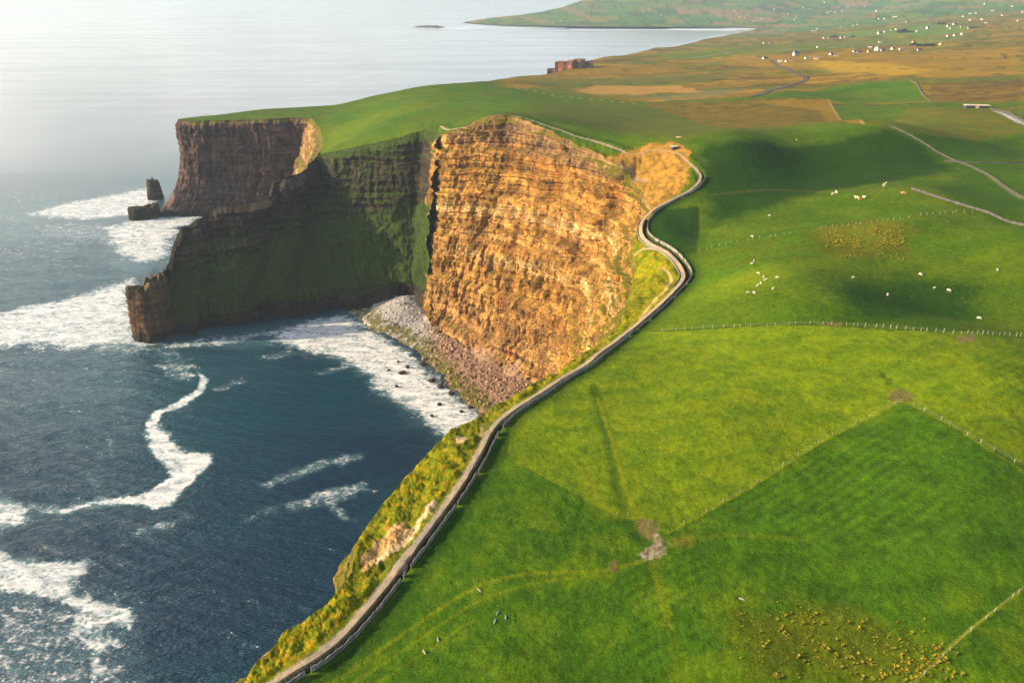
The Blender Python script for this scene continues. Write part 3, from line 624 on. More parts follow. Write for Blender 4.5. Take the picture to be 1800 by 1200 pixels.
# ------------------------------------------------------------------ cliffs: lofts from the rim down to the water
TONE = {0: np.array((.40, .214, .052)), 1: np.array((.046, .037, .028)), 2: np.array((.115, .068, .060)), 3: np.array((.36, .22, .09))}  # light and shade put into rock tone: lit faces tan, shaded near black
def build_cliff(i0, i1, name='cliff', seed=0, M=None, step=None, vegk=1.):
    a = np.searchsorted(KEY, i0); b = np.searchsorted(KEY, i1); S = DR[a:b+1]
    top = S[:, :2].copy(); spur = S[:, 10] > .5
    mid = (S[:, :2]+S[:, 3:5])/2; s = np.r_[0, np.cumsum(np.linalg.norm(np.diff(mid, axis=0), axis=1))]
    D = np.median(np.hypot(mid[:, 0], mid[:, 1])); stp = step or max(.7, D*.0013); N = max(3, int(s[-1]/stp))
    t = np.linspace(0, s[-1], N)
    F = lambda col: np.interp(t, s, col)
    tx, ty = F(top[:, 0]), F(top[:, 1]); bx, by = F(S[:, 3]), F(S[:, 4])
    tz = np.where(F(spur*1.) > .5, F(S[:, 2])+fbm(t/5, t*0, 3, 5)*2.2, Hland(tx, ty)); tz = np.maximum(tz, 1.)
    bz, fl, vg, am = F(S[:, 5]), F(S[:, 6]), F(S[:, 7]), F(S[:, 9])
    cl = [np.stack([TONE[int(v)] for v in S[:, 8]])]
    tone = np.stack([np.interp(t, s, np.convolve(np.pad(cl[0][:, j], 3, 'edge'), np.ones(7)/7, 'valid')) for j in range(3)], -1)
    nx, ny = bx-tx, by-ty
    # outward normal = perpendicular of the smoothed mid line
    mx, my = (tx+bx)/2, (ty+by)/2; kx = np.gradient(mx); ky = np.gradient(my)
    kk = max(3, int(14/stp)); ker = np.ones(kk)/kk; kx = np.convolve(np.pad(kx, kk//2, 'edge'), ker, 'same')[kk//2:kk//2+N]; ky = np.convolve(np.pad(ky, kk//2, 'edge'), ker, 'same')[kk//2:kk//2+N]
    L = np.hypot(kx, ky)+1e-9; nx, ny = -ky/L, kx/L
    hmax = max(np.max(tz-bz), 5); M = M or int(min(260, max(14, hmax/max(.55, D*.0012))))
    v = np.linspace(0, 1, M)
    SV, V = np.meshgrid(t, v, indexing='ij')
    lf = .08 if seed == 2 else .25
    g = V**fl[:, None]*(1-lf)+lf*V
    X = tx[:, None]+(bx-tx)[:, None]*g; Y = ty[:, None]+(by-ty)[:, None]*g; Z = tz[:, None]+(bz-tz)[:, None]*V
    env = ss(0, .05, V)*am[:, None]*np.clip(hmax/110, .1, 1)
    dip = Z+.10*SV
    big = fbm(SV/45, V*1.2, 3, 205+seed)
    if seed in (0, 3): AX = X*.62-Y*.78
    elif seed == 1: AX = X*.9+Y*.3
    else: AX = SV
    ridge = 1-2*abs(fbm(AX/17, V*1.4, 3, 200+seed)); ridge2 = 1-2*abs(fbm(AX/6, V*2.5+7, 3, 210+seed)); crag = 1-2*abs(fbm(AX/2.6+3, Z/9, 3, 225+seed))
    chim = -ss(.16, .34, fbm(AX/4.2, Z/26, 3, 220+seed))*(1.6+2.8*ss(.3, .6, V))
    lz_ = (dip+fbm(SV/40, Z/60, 2, 206+seed)*2.5)
    ledge = sum(a_*(((lz_/p_+o_) % 1)-.5) for p_, a_, o_ in ((29, 3.2, .2), (12.5, 1.6, .6)))
    fine = fbm(AX/2.1, Z/4, 3, 230+seed); block = np.floor(fbm(AX/4, Z/6, 2, 231+seed)*5)/5
    veg = vg[:, None]+0*V
    if seed == 1:      # the vegetated slope: grassy below, bare near the top and at its foot
        veg = veg*0+.42+.38*ss(.30, .55, V)*(1-ss(.86, .92, V))-.25*ss(.02, .25, V)*(1-ss(.25, .5, V))-.8*ss(.87, .93, V)+.25*(1-ss(.0, .1, V))*(1-F(spur*1.))[:, None]-.9*(1-ss(.08, .25, V))*F(spur*1.)[:, None]
        am_ = 1-.45*ss(.35, .5, V)*(1-ss(.84, .92, V))
    else: am_ = 1.; veg = (veg+.35*(1-ss(0, .06, V)))*vegk
    flute = ss(.35, .7, V) if seed == 0 else 1.
    thin = sum(a_*(((lz_/p_+o_+.15*fbm(AX/9, Z/9, 2, 265)) % 1) > .5) for p_, a_, o_ in ((5.2, .9, .3), (2.3, .5, .7)))*(1.2-.8*ss(.4, .8, V))
    disp = env*am_*(ridge*(1.+1.4*flute)+ridge2*(.4+.8*flute)+chim*.9+big*5+ledge*{1: .7, 2: .12}.get(seed, 1.2)+(thin if seed in (0, 3, 5) else thin*1.2*(1-ss(.3, .5, V)) if seed == 1 else 0)+fine*.6+block*2.0+crag*(2.4 if seed == 2 else .5+.9*flute))+(env*fbm(SV/3.2, Z/3.2, 4, 260)*1.6 if seed == 1 else 0)
    if seed == 1: disp = disp+env*(-3.5*ss(.86, .89, V)+1.5+fbm(SV/26, Z/22, 4, 270)*9+4*ss(.25, .5, V)*(1-ss(.5, .85, V)))
    X = X+nx[:, None]*disp; Y = Y+ny[:, None]*disp
    inn = -.25*(V < 1e-6); X = X+nx[:, None]*inn; Y = Y+ny[:, None]*inn; Z = Z-.06*(V < 1e-6)
    Z = Z+env*fine*.3
    C_ = np.repeat(tone[:, None, :], M, 1)
    band = ss(.1, .5, fbm(SV/60, lz_/3.6, 4, 240+seed))[..., None]
    bl = ss(-.05, .35, fbm(SV/16, Z/11, 4, 241+seed))[..., None]
    C_ = C_*(1+(.35 if seed != 2 else .08)*band)*(1-.52*bl)
    if seed == 0:
        zz = lz_
        for z0, w_, st_ in ((121, 4, .9), (92, 3.2, .9), (106, 2, .4)):
            q_ = (np.exp(-((zz-z0-8)/w_)**2)*st_*ss(-.35, .1, fbm(SV/12, Z/5, 3, 242)))[..., None]
            C_ = C_*(1-q_)+np.array((.60, .42, .18))*q_
        up = (ss(128, 140, Z+fbm(SV/10, Z/10, 3, 243)*10)*.6)[..., None]; C_ = C_*(1-up)+np.array((.17, .12, .08))*up
        low = (ss(60, 15, Z)*.5)[..., None]; C_ = C_*(1-low)+np.array((.34, .21, .095))*low
    if seed == 2:
        low = (ss(55, 15, Z)*.5)[..., None]; C_ = C_*(1-low)+np.array((.15, .115, .11))*low
    co = np.stack([X, Y, Z], -1).reshape(-1, 3); q = grid_quads(N, M)
    ob = new_mesh(name, co, q, mat=M_CLIFF, attrs={'veg': np.clip(veg, 0, 1).ravel()}, cols={'col': np.clip(C_, .008, 1).reshape(-1, 3), 'gcol': np.tile((.046, .082, .010) if seed == 1 else (.16, .14, .012), (N*M, 1))})  # headland grass tint darkened too, its shade put in the colour
    return tag(ob, kind='structure')
# station index along the densified rim
KEY = np.zeros(len(DR)); acc = 0; p_ = 0
for i in range(len(ST)-1):
    p1, p2 = ST[i], ST[i+1]; L = np.hypot(*(p2[:2]-p1[:2])); D_ = np.hypot(*(p1[:2]+p2[:2]))/2; n_ = max(2, int(L/max(.9, D_*.0018)))
    KEY[p_:p_+n_] = i+np.arange(n_)/n_; p_ += n_
KEY[p_:] = len(ST)-1
jg = next(i for i, r in enumerate(RIM) if r[:2] == (776, 240))   # the gully beside the lit face
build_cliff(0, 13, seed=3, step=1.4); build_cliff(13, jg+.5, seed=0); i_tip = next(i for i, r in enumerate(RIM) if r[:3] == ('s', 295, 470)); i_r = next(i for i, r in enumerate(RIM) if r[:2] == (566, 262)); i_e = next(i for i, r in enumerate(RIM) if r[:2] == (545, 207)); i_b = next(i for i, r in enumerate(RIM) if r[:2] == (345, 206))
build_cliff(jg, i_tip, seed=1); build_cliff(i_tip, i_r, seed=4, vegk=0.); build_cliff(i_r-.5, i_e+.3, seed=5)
build_cliff(i_e, i_b, seed=2); build_cliff(i_b, i_b+12, seed=6); build_cliff(i_b+12, len(ST)-1, seed=7, step=14)
# lower far shore behind

# ------------------------------------------------------------------ the sea
ths = np.concatenate([np.linspace(math.radians(60), math.radians(4.5), 620), np.geomspace(math.radians(4.5), math.radians(.22), 130)[1:]])
azs = np.radians(np.linspace(-52, 34, 760))
r_ = 240/np.tan(ths); RG, AG = np.meshgrid(r_, azs, indexing='ij'); sx = (RG*np.sin(AG)).ravel(); sy = (RG*np.cos(AG)).ravel(); srr = RG.ravel()
near_w = 1-ss(500, 1300, srr)
wv = np.zeros(len(sx))
warp = fbm(sx/70, sy/70, 2, 301)*9
for lam, am, ang, ph in ((34, .42, 100, 0), (21, .30, 84, 1), (13.5, .20, 112, 2), (8.7, .13, 70, 4), (6.1, .08, 98, 3)):
    a_ = math.radians(ang); kx_, ky_ = math.cos(a_), math.sin(a_); f_ = (sx*kx_+sy*ky_+warp)/lam*2*math.pi+ph
    wv += am*(1-2*abs(np.sin(f_/2)))*(.6+.8*fbm(sx/(lam*3), sy/(lam*3), 2, 305+int(lam)))
calm = 1-.55*ss(-40, 40, poly_sd(sx, sy, P(np.array([370., 430, 620, 840, 790, 560, 420]), np.array([640., 600, 560, 735, 900, 1150, 900]), 0)))
wv *= near_w*calm*1.6
foam = np.zeros(len(sx)); aer_glare = np.zeros(len(sx))
def fo(px, strength, soft, rag=0, arr=None):
    if arr is None: soft, rag = soft*1.5, rag*1.3
    p = np.array(px, float); p = P(p[:, 0], p[:, 1], 0); arr = foam if arr is None else arr; mg = soft*3+rag*3
    k = np.where((sx > p[:, 0].min()-mg) & (sx < p[:, 0].max()+mg) & (sy > p[:, 1].min()-mg) & (sy < p[:, 1].max()+mg))[0]
    if not len(k): return
    d = poly_sd(sx[k], sy[k], p)
    if rag: d = d+fbm(sx[k]/(rag*2.2), sy[k]/(rag*2.2), 4, 311)*rag*1.6
    arr[k] = np.maximum(arr[k], strength*ss(-soft, soft, d))
fo([(610,552),(650,578),(705,610),(765,660),(850,735),(835,752),(785,772),(758,752),(716,716),(668,690),(640,655),(590,628),(540,618),(470,600),(500,575),(560,560)], 1.1, 7, 3)
fo([(505,590),(560,583),(620,600),(560,612),(510,605)], .62, 6, 4)
fo([(550,655),(640,628),(636,640),(560,662)], .55, 4, 3)
fo([(280,602),(400,590),(520,572),(620,552),(640,562),(560,572),(420,602),(330,612),(285,612)], .85, 6, 4)
fo([(470,580),(560,560),(630,548),(620,575),(540,590)], .8, 14, 4, aer_glare); fo([(280,600),(560,560),(640,545),(620,590),(420,610)], .5, 18, 4, aer_glare)
fo([(345,650),(367,665),(358,690),(322,712),(285,727),(276,745),(300,770),(325,797),(352,793),(374,797),(372,812),(345,842),(315,868),(303,886),(275,893),(235,884),(160,886),(105,905),(108,894),(160,878),(235,870),(262,862),(300,838),(290,815),(262,792),(255,745),(270,722),(310,705),(345,685),(352,668)], 1.15, 1.6, 1.2)
fo([(20,880),(60,880),(110,885),(180,872),(250,868),(180,892),(110,908),(60,900)], .62, 3, 3)
fo([(-60,868),(10,872),(46,885),(52,905),(25,925),(-60,930)], .95, 4, 3)
fo([(250,750),(290,735),(310,775),(350,795),(310,830),(270,800)], .66, 3, 3)
fo([(-80,965),(10,968),(22,980),(90,984),(157,982),(152,1003),(128,1022),(137,1042),(175,1054),(217,1062),(240,1083),(228,1106),(190,1098),(120,1062),(60,1045),(-80,1030)], 1.05, 2.5, 1.5)
fo([(130,1045),(215,1062),(232,1085),(195,1105),(205,1130),(185,1150),(215,1205),(150,1205),(158,1150),(115,1120),(120,1080)], .85, 3, 3)
fo([(-80,1040),(120,1050),(230,1090),(200,1130),(210,1200),(230,1260),(-80,1260)], .53, 8, 6)
fo([(-100,560),(0,548),(90,530),(160,510),(232,490),(240,540),(240,582),(285,600),(240,608),(150,612),(60,610),(-100,612)], 1.1, 9, 6)
fo([(60,598),(200,590),(290,605),(350,640),(350,665),(290,660),(260,625),(150,618)], .56, 8, 6)
fo([(270,640),(345,640),(350,665),(300,668)], .62, 4, 4)
fo([(40,378),(110,357),(200,342),(262,328),(285,350),(235,378),(140,388)], 1.0, 9, 5)
fo([(180,400),(240,385),(320,378),(360,372),(350,388),(318,400),(302,430),(294,458),(240,462),(200,440)], 1.05, 9, 6)
fo([(285,372),(350,372),(330,385),(290,385)], .8, 10, 4, aer_glare); fo([(150,405),(320,385),(295,470),(230,490),(180,460)], .4, 24, 10, aer_glare)
fo([(20,400),(140,385),(230,400),(210,440),(150,430),(60,420)], .56, 14, 10)
fo([(-60,440),(120,425),(210,450),(100,450),(-60,470)], .45, 14, 10)
fo([(455,850),(520,822),(580,800),(642,792),(645,806),(590,822),(520,842),(465,862)], .57, 3.5, 3)
fo([(470,892),(560,862),(640,843),(652,860),(605,880),(590,890),(625,915),(600,918),(575,890),(500,898)], .62, 3, 3)
fo([(400,925),(450,900),(500,880),(510,892),(440,915)], .50, 3, 3)
fo([(225,935),(290,910),(345,900),(340,912),(280,932),(235,942)], .55, 3, 3)
fo([(370,680),(430,660),(440,672),(380,690)], .48, 3, 3); fo([(185,760),(200,760),(200,800),(190,800)], .52, 2, 2); fo([(150,830),(180,835),(175,860),(150,850)], .48, 2, 2)
fo([(440,628),(520,608),(540,622),(470,636)], .5, 4, 3); fo([(462,1166),(474,1160),(480,1168),(468,1174)], .95, .8, .6)
fo([(1000,50),(1150,51),(1290,50),(1330,48),(1330,52),(1290,55),(1150,54.5),(1000,53.5)], 1.0, 14, 6)
fo([(820,45),(900,46.5),(1000,48),(1000,51),(900,50),(860,49),(800,54),(780,52)], .75, 22, 15)
fo([(1250,62),(1330,52),(1335,54),(1275,68),(1210,80),(1150,88),(1140,86),(1200,76)], .62, 20, 15)
fo([(1080,95),(1180,80),(1260,66),(1240,66),(1150,78),(1060,92)], .5, 30, 20)
fo([(720,48),(785,45),(790,49),(725,51)], .8, 12, 8)
fo([(-200,300),(60,320),(260,320),(300,380),(290,480),(230,500),(100,500),(-200,540)], .44, 160, 40)  # thin foam spread wide to paint in the glare on the water
fo([(-200,330),(250,330),(300,400),(290,600),(-200,620)], .3, 220, 90, aer_glare)  # broad paler water colour standing in for sky and sun glare
fo([(-100,600),(260,600),(340,640),(280,720),(100,760),(-100,740)], .30, 30, 20)
fo([(600,540),(860,735),(800,775),(640,650),(520,610)], .35, 14, 8, aer_glare); fo([(-80,960),(240,1060),(230,1200),(-80,1220)], .25, 12, 8, aer_glare)
# broad tide lines far out
for pts, w_ in (([(-60,140),(100,126),(260,112),(420,88),(560,70),(700,62),(860,66)], 22), ([(430,100),(600,88),(720,80),(860,66),(980,62)], 14), ([(560,150),(680,125),(800,110),(920,100)], 16), ([(-60,80),(200,60),(480,40),(700,30)], 30), ([(860,66),(960,74),(1060,76)], 16), ([(60,200),(240,175),(420,150)], 12)):
    p = np.array(pts, float); p = smooth(P(p[:, 0], p[:, 1], 0), 6); d, _ = line_sd(sx, sy, p); d = abs(d)+fbm(sx/160, sy/90, 3, 313)*w_
    foam = np.maximum(foam, .50*(1-ss(w_*.3, w_*1.7, d)))
aer_glare = np.maximum(aer_glare, .7*ss(.15, .95, foam))
seasheet = new_mesh('sea', np.stack([sx, sy, wv], -1), grid_quads(len(ths), len(azs))[:, ::-1], mat=M_SEA, attrs={'foam': foam, 'aerated_glare': aer_glare, 'near': .05+.95*(1-ss(300, 1500, srr))})
tag(seasheet, kind='structure')

# ------------------------------------------------------------------ beach under the lit cliff
EDGE = P(np.array([560, 600, 622, 645, 705, 765, 800, 850, 930, 990]), np.array([540, 545, 560, 580, 603, 656, 696, 742, 800, 840]), 0)
EDGE = smooth(EDGE, 5)
SCREE = [(885, 612, 8, 19, 20), (930, 645, 8, 14, 16), (845, 585, 8, 12, 13), (775, 552, 8, 10, 12), (715, 535, 8, 8, 22)]
SCW = [(*P(a, b, z), h, r) for a, b, z, h, r in SCREE]
def Hbeach(x, y, fine=True):
    d, _ = line_sd(x, y, EDGE); d = -d+fbm(x/9, y/9, 3, 401)*3
    z = -1.2+9.5*(1-np.exp(-np.maximum(d, -6)/26)); z = np.where(d < 0, -1.2+d*.12, z)
    for cx, cy, h, r in SCW:
        q = np.hypot(x-cx, y-cy)/r; z = np.maximum(z, (7+h*(1-q))*(q < 1.6)+z*(q >= 1.6))
    if fine: z = z+fbm(x/2.2, y/2.2, 3, 402)*.5*ss(-2, 3, d)
    return z, d
gx_, gy_ = np.meshgrid(np.arange(-150, 45, .8), np.arange(330, 640, .8), indexing='xy')
bx_ = gx_.ravel(); by_ = gy_.ravel(); bz_, bd_ = Hbeach(bx_, by_)
Qb = grid_quads(*gx_.shape); kp = (bz_[Qb] > -1.6).any(1); Qb = Qb[kp]; us = np.unique(Qb); rm = -np.ones(len(bx_), int); rm[us] = np.arange(len(us)); Qb = rm[Qb]
bx_, by_, bz_, bd_ = bx_[us], by_[us], bz_[us], bd_[us]
def beach_col(x, y, z, d):
    red = np.array((.24, .155, .10)); grey = np.array((.33, .32, .31)); weed = np.array((.10, .10, .014)); dark = np.array((.05, .04, .035)); scree = np.array((.33, .22, .13))
    g = ss(-48, -72, x+fbm(x/12, y/12, 3, 405)*8)[:, None]; cc = red*(1-g)+grey*g
    m = ss(9, 14, z)[:, None]*(1-g); cc = cc*(1-m)+scree*m
    w_ = (ss(19, 12, d+fbm(x/8, y/8, 4, 406)*7)*ss(-.35, .05, fbm(x/5, y/5, 3, 407)))[:, None]*.9; cc = cc*(1-w_)+weed*w_
    w_ = ss(3.5, 1, d)[:, None]*.8; cc = cc*(1-w_)+dark*w_
    return cc
def vcol_mat(name, sc=1.2, bs=.6, rough=.9):
    t = NT(name); f = t.ramp(t.noise(sc, 5, .65), .3, .7, .65, 1.3); return t.fin(t.mix(1., t.attr('col', True), f, 'MULTIPLY'), rough, t.bump(t.noise(sc*1.3, 4, .6), bs, .6), .2)
M_STONE = vcol_mat('beach_stone')
tag(new_mesh('beach', np.stack([bx_, by_, bz_], -1), Qb, mat=M_STONE, cols={'col': beach_col(bx_, by_, bz_, bd_)}), kind='structure')
# boulders scattered over it
import bmesh
def ico(sub):
    bm = bmesh.new(); bmesh.ops.create_icosphere(bm, subdivisions=sub, radius=1); v = np.array([q.co[:] for q in bm.verts]); f = np.array([[q.index for q in g.verts] for g in bm.faces]); bm.free(); return v, f
IV, IF = ico(1); IV2, IF2 = ico(3)
def scatter_rocks(name, X, Y, Z, S, C_, mat, flat=.7, ang=True):
    n_ = len(X); V = IV[None]*(1+rng.uniform(-.28, .28, (n_, len(IV), 1))); V = V*rng.uniform(.65, 1.3, (n_, 1, 3)); V[:, :, 2] *= flat
    a = rng.uniform(0, 6.28, n_); ca, sa = np.cos(a)[:, None], np.sin(a)[:, None]
    vx = V[:, :, 0]*ca-V[:, :, 1]*sa; vy = V[:, :, 0]*sa+V[:, :, 1]*ca
    co = np.stack([X[:, None]+vx*S[:, None], Y[:, None]+vy*S[:, None], Z[:, None]+V[:, :, 2]*S[:, None]], -1).reshape(-1, 3)
    tr = (IF[None]+(np.arange(n_)*len(IV))[:, None, None]).reshape(-1, 3)
    return new_mesh(name, co, tris=tr, mat=mat, cols={'col': np.repeat(C_, len(IV), 0)}, smoothf=not ang)
N_ = 26000; X = rng.uniform(-135, 40, N_); Y = rng.uniform(340, 610, N_); Z, D_ = Hbeach(X, Y, False)
k = (D_ > -1.5) & (Z < 15) & (D_ < 75); X, Y, Z, D_ = X[k], Y[k], Z[k], D_[k]
S = np.exp(rng.normal(-.62, .50, len(X)))*np.where(X < -62, .7, 1.); S = np.clip(S, .2, 2.6)
CC = beach_col(X, Y, Z, D_)*rng.uniform(.55, 1.6, (len(X), 1)); CC = np.clip(CC, .01, .7)
tag(scatter_rocks('beach_boulders', X, Y, Z+S*.1, S, CC, M_STONE), kind='stuff', label='mass of grey and reddish boulders on the beach under the cliff')

def rock_mesh(name, seed, mat, col, sc=(1, 1, .7), rough=.35):
    r = np.random.default_rng(seed); v = IV2.copy(); nrm = v.copy()
    f = fbm(v[:, 0]*1.3+seed, v[:, 1]*1.3+v[:, 2]*2.1, 3, seed)*rough*1.6+fbm(v[:, 2]*3+seed, v[:, 0]*3-v[:, 1]*2, 3, seed+3)*rough*.7
    f = np.floor(f*7)/7*.5+f*.5; v = v*(1+f[:, None])*np.array(sc)
    o = new_mesh(name, v, tris=IF2, mat=mat, cols={'col': np.tile(col, (len(v), 1))*r.uniform(.8, 1.25, (len(v), 1))}, smoothf=False); return o
surf = [(707, 656, 2.3, 'largest dark wet rock standing in the middle of the white surf'), (716, 645, 1.3, 'small dark rock in surf just above the largest surf rock'),
 (700, 636, .9, 'little dark rock in the upper surf close to the weedy shore'), (683, 651, 1.0, 'little dark rock in white foam left of the largest surf rock'),
 (697, 679, 1.1, 'low dark rock awash in the foam below the largest surf rock'), (759, 669, 2.0, 'dark boulder at the edge of the weed where surf begins'),
 (774, 679, 2.0, 'dark wet boulder just below another at the weed edge'), (793, 692, 1.8, 'dark boulder half way down the surf edge of the beach'),
 (772, 711, 1.3, 'single dark rock out in the lower surf'), (759, 731, 1.1, 'lone small rock near the outer edge of the lower surf'), (811, 724, 1.2, 'dark rock in the surf beside the near grassy cliff edge'),
 (742, 640, 1.5, 'dark boulder on the waterline beside olive seaweed'), (826, 716, 1.4, 'dark boulder at the lowest end of the weedy shoreline')]
for i, (a, b, s_, lab) in enumerate(surf):
    p = P(a, b, 0); o = rock_mesh('surf_rock', 500+i, M_STONE, (.045, .036, .032), (s_*1.2, s_, s_*.75)); o.location = (p[0], p[1], .3); o.rotation_euler = (0, 0, i*1.3)
    tag(o, lab, 'rock', 'rocks in the surf off the beach')

# ------------------------------------------------------------------ sea stacks and islet
def stack(name, px, base_py, wpx, z_top, depth=1., seed=0, lean=0., tone=(.10, .07, .055), taper=.35, lit=None, tops=None, label='', group=None):
    p = P(px, base_py, 0); D = np.hypot(p[0], p[1]); w = wpx*math.sqrt(D*D+CAMZ**2)/FPX/2
    N, M = 90, 60; T, V = np.meshgrid(np.linspace(0, 2*math.pi, N+1)[:-1], np.linspace(0, 1, M), indexing='ij')
    top = z_top*(1+.22*gnoise(np.cos(T)*1.6+seed, np.sin(T)*1.6, seed+1))
    if tops: top = top+tops*np.cos(T)
    Z = -4+(top+4)*V
    R_ = w*(1-taper*V**1.3)*(1+.16*fbm(np.cos(T)*2.2+seed, np.sin(T)*2.2+V*.6, 3, seed)+.09*fbm(np.cos(T)*6, np.sin(T)*6+V*2, 3, seed+5))
    R_ = R_*(1+.05*(((Z/5.5+.3) % 1)-.5)*2+.05*fbm(Z/3, T*2, 2, seed+8))
    co = np.stack([R_*np.cos(T)+lean*V*w, R_*np.sin(T)*depth, Z], -1).reshape(-1, 3)
    n0 = len(co); q = [(i*M+j, ((i+1) % N)*M+j, ((i+1) % N)*M+j+1, i*M+j+1) for i in range(N) for j in range(M-1)]
    rings = [co.reshape(N, M, 3)[:, -1]]; allc = [co]; 
    c0 = co.reshape(N, M, 3)[:, -1].mean(0); ids = [np.arange(N)*M+M-1]
    for k_, f_ in enumerate((.8, .55, .3, .08)):
        rg = c0+(rings[0]-c0)*f_; rg[:, 2] = rings[0][:, 2]*f_+c0[2]*(1-f_)+fbm(rg[:, 0]/4, rg[:, 1]/4, 3, seed+9)*2+(1-f_)*1.5
        allc.append(rg); ids.append(n0+k_*N+np.arange(N))
        q += [(ids[-2][i], ids[-2][(i+1) % N], ids[-1][(i+1) % N], ids[-1][i]) for i in range(N)]
    co = np.vstack(allc); cl = np.tile(tone, (len(co), 1))*(1+.3*fbm(co[:, 0]/5, co[:, 2]/5, 3, seed+11))[:, None]
    o = new_mesh(name, co, q, tris=[(ids[-1][0], ids[-1][i], ids[-1][i+1]) for i in range(1, N-1)], mat=M_CLIFF, attrs={'veg': np.full(len(co), .18)}, cols={'col': np.clip(cl, .01, 1), 'gcol': np.tile((.05, .06, .01), (len(co), 1))})
    o.location = (p[0], p[1], 0); return tag(o, label, 'sea stack' if z_top > 20 else 'rock', group)
stack('sea_stack', 274, 349, 24, 22, 1.1, 3, .0, (.08, .055, .045), .30, label='tallest dark sea stack, standing off the foot of the far headland')
stack('sea_stack', 243, 383, 27, 11.5, 1.2, 8, 0, (.05, .042, .04), .12, label='low flat-topped dark stack in the surf, outermost from the far headland', group='low rocks below the far headland')
stack('sea_stack', 269, 380, 23, 12.5, 1.2, 12, 0, (.05, .042, .04), .12, label='low blocky dark stack between the outermost one and the far headland', group='low rocks below the far headland')
stack('sea_stack', 268, 590, 54, 37, 1.0, 17, .06, (.13, .082, .042), .08, tops=4, label='stout rock stack against the tip of the dark headland, its foot lit orange')
stack('sea_stack', 292, 586, 34, 44, 1.3, 23, .1, (.09, .065, .04), .15, tops=3, label='narrow tall rock pillar leaning on the tip of the dark headland')
# islet
g1, g2 = np.meshgrid(np.linspace(-1, 1, 90), np.linspace(-1, 1, 24), indexing='ij'); hh_ = (1-g1**2)*(1-g2**2)*9*(1+.5*fbm(g1*3+5, g2*2, 3, 600))+fbm(g1*9, g2*4, 3, 601)*3-1.2
p = P(754, 48, 0); o = new_mesh('rocky_islet', np.stack([g1*98, g2*32, hh_], -1).reshape(-1, 3), grid_quads(90, 24), mat=M_STONE, cols={'col': np.tile((.06, .055, .06), (90*24, 1))}); o.location = (p[0], p[1], 0)
tag(o, 'low dark rocky islet off the point of the far shore', 'islet')
# blocky coastal outcrop catching the sun
p0 = R([(1006, 121)])[0]; rt = empty('rock_outcrop', (p0[0], p0[1], 0), -.10, 'square-cut reddish rock bluff standing on the far coast against the sea', 'rock bluff')
D_ = p0[1]/1460
def bluff(x0, x1, zb, zt, dep, seed, col, y0=0):
    n_, m_, d_ = 44, 26, 14; pts = []; cols_ = []
    per = [(x0+(x1-x0)*i/n_, 0) for i in range(n_)]+[(x1, dep*i/d_) for i in range(d_)]+[(x1-(x1-x0)*i/n_, dep) for i in range(n_)]+[(x0, dep-dep*i/d_) for i in range(d_)]
    per = np.array(per); V = np.linspace(0, 1, m_); nP = len(per); c0 = per.mean(0)
    X_ = np.repeat(per[:, None, 0], m_, 1); Y_ = np.repeat(per[:, None, 1], m_, 1); Z_ = zb+(zt-zb)*V[None]+np.where(V[None] > .97, fbm(X_/7, Y_/7, 2, seed)*1.5, 0)
    k_ = 1+.05*fbm(X_/2.5+seed, Y_/2.5+V*1.2, 3, seed)-.10*V[None]; X_ = c0[0]+(X_-c0[0])*k_; Y_ = c0[1]+(Y_-c0[1])*k_-2.0*np.sin(X_/3.1+seed)*.6
    co = np.stack([X_, Y_+y0, Z_], -1).reshape(-1, 3); q = [(i*m_+j, ((i+1) % nP)*m_+j, ((i+1) % nP)*m_+j+1, i*m_+j+1) for i in range(nP) for j in range(m_-1)]
    co = np.vstack([co, [[c0[0], c0[1]+y0, zt+1.5]]]); tr = [(i*m_+m_-1, ((i+1) % nP)*m_+m_-1, len(co)-1) for i in range(nP)]
    return new_mesh('rock_block', co, q, tr, M_CLIFF, {'veg': np.full(len(co), .05)}, {'col': np.tile(col, (len(co), 1)), 'gcol': np.tile((.05, .06, .01), (len(co), 1))}, parent=rt)
bluff(-33, -12, 74, 103, 22, 1, (.34, .17, .11)); bluff(-13, 3, 74, 105, 22, 2, (.36, .16, .12), -4); bluff(1, 24, 74, 107, 24, 3, (.20, .13, .11), 2); bluff(-47, -32, 74, 90, 20, 4, (.17, .12, .08), 4); bluff(22, 38, 78, 103, 20, 5, (.32, .22, .14), 8)

# ------------------------------------------------------------------ path, wall, lanes
def ribbon(name, xy, hw, mat, lift=.05, cross=5, hf=None, crown=0.):
    xy = np.asarray(xy); t_ = np.gradient(xy, axis=0); t_ /= np.linalg.norm(t_, axis=1)[:, None]; nn = np.stack([t_[:, 1], -t_[:, 0]], -1)
    w_ = np.linspace(-1, 1, cross); hw = np.broadcast_to(hw, (len(xy),)); pt = xy[:, None]+nn[:, None]*(w_[None, :, None]*hw[:, None, None])
    z = (hf or Hland)(pt[..., 0], pt[..., 1])+lift; co = np.concatenate([pt, z[..., None]], -1).reshape(-1, 3)
    return new_mesh(name, co, grid_quads(len(xy), cross)[:, ::-1], mat=mat)
sP = np.arange(NPATH)*1.0
hwp = (.50+.24*gnoise(sP/9, sP*0, 3)+.16*gnoise(sP/2.4, sP*0, 4)+.7*np.exp(-((sP-38)/3.)**2))*np.where(sP < LD, 1, .75); hwp = hwp+.25*ss(100, 250, sP)*(sP < LD)
t = NT('path_stone'); f = t.ramp(t.noise(.8, 5, .7), .3, .7, .72, 1.15); c1 = t.mix(t.ramp(t.noise(.15, 3), .4, .65), (.38, .30, .20, 1), (.27, .235, .19, 1))
M_PATH = t.fin(t.mix(1., c1, f, 'MULTIPLY'), .9, t.bump(t.noise(3, 4), .4, .2), .15)
fine_path = resample(PATH, .6); s2 = np.linspace(0, NPATH-1, len(fine_path))
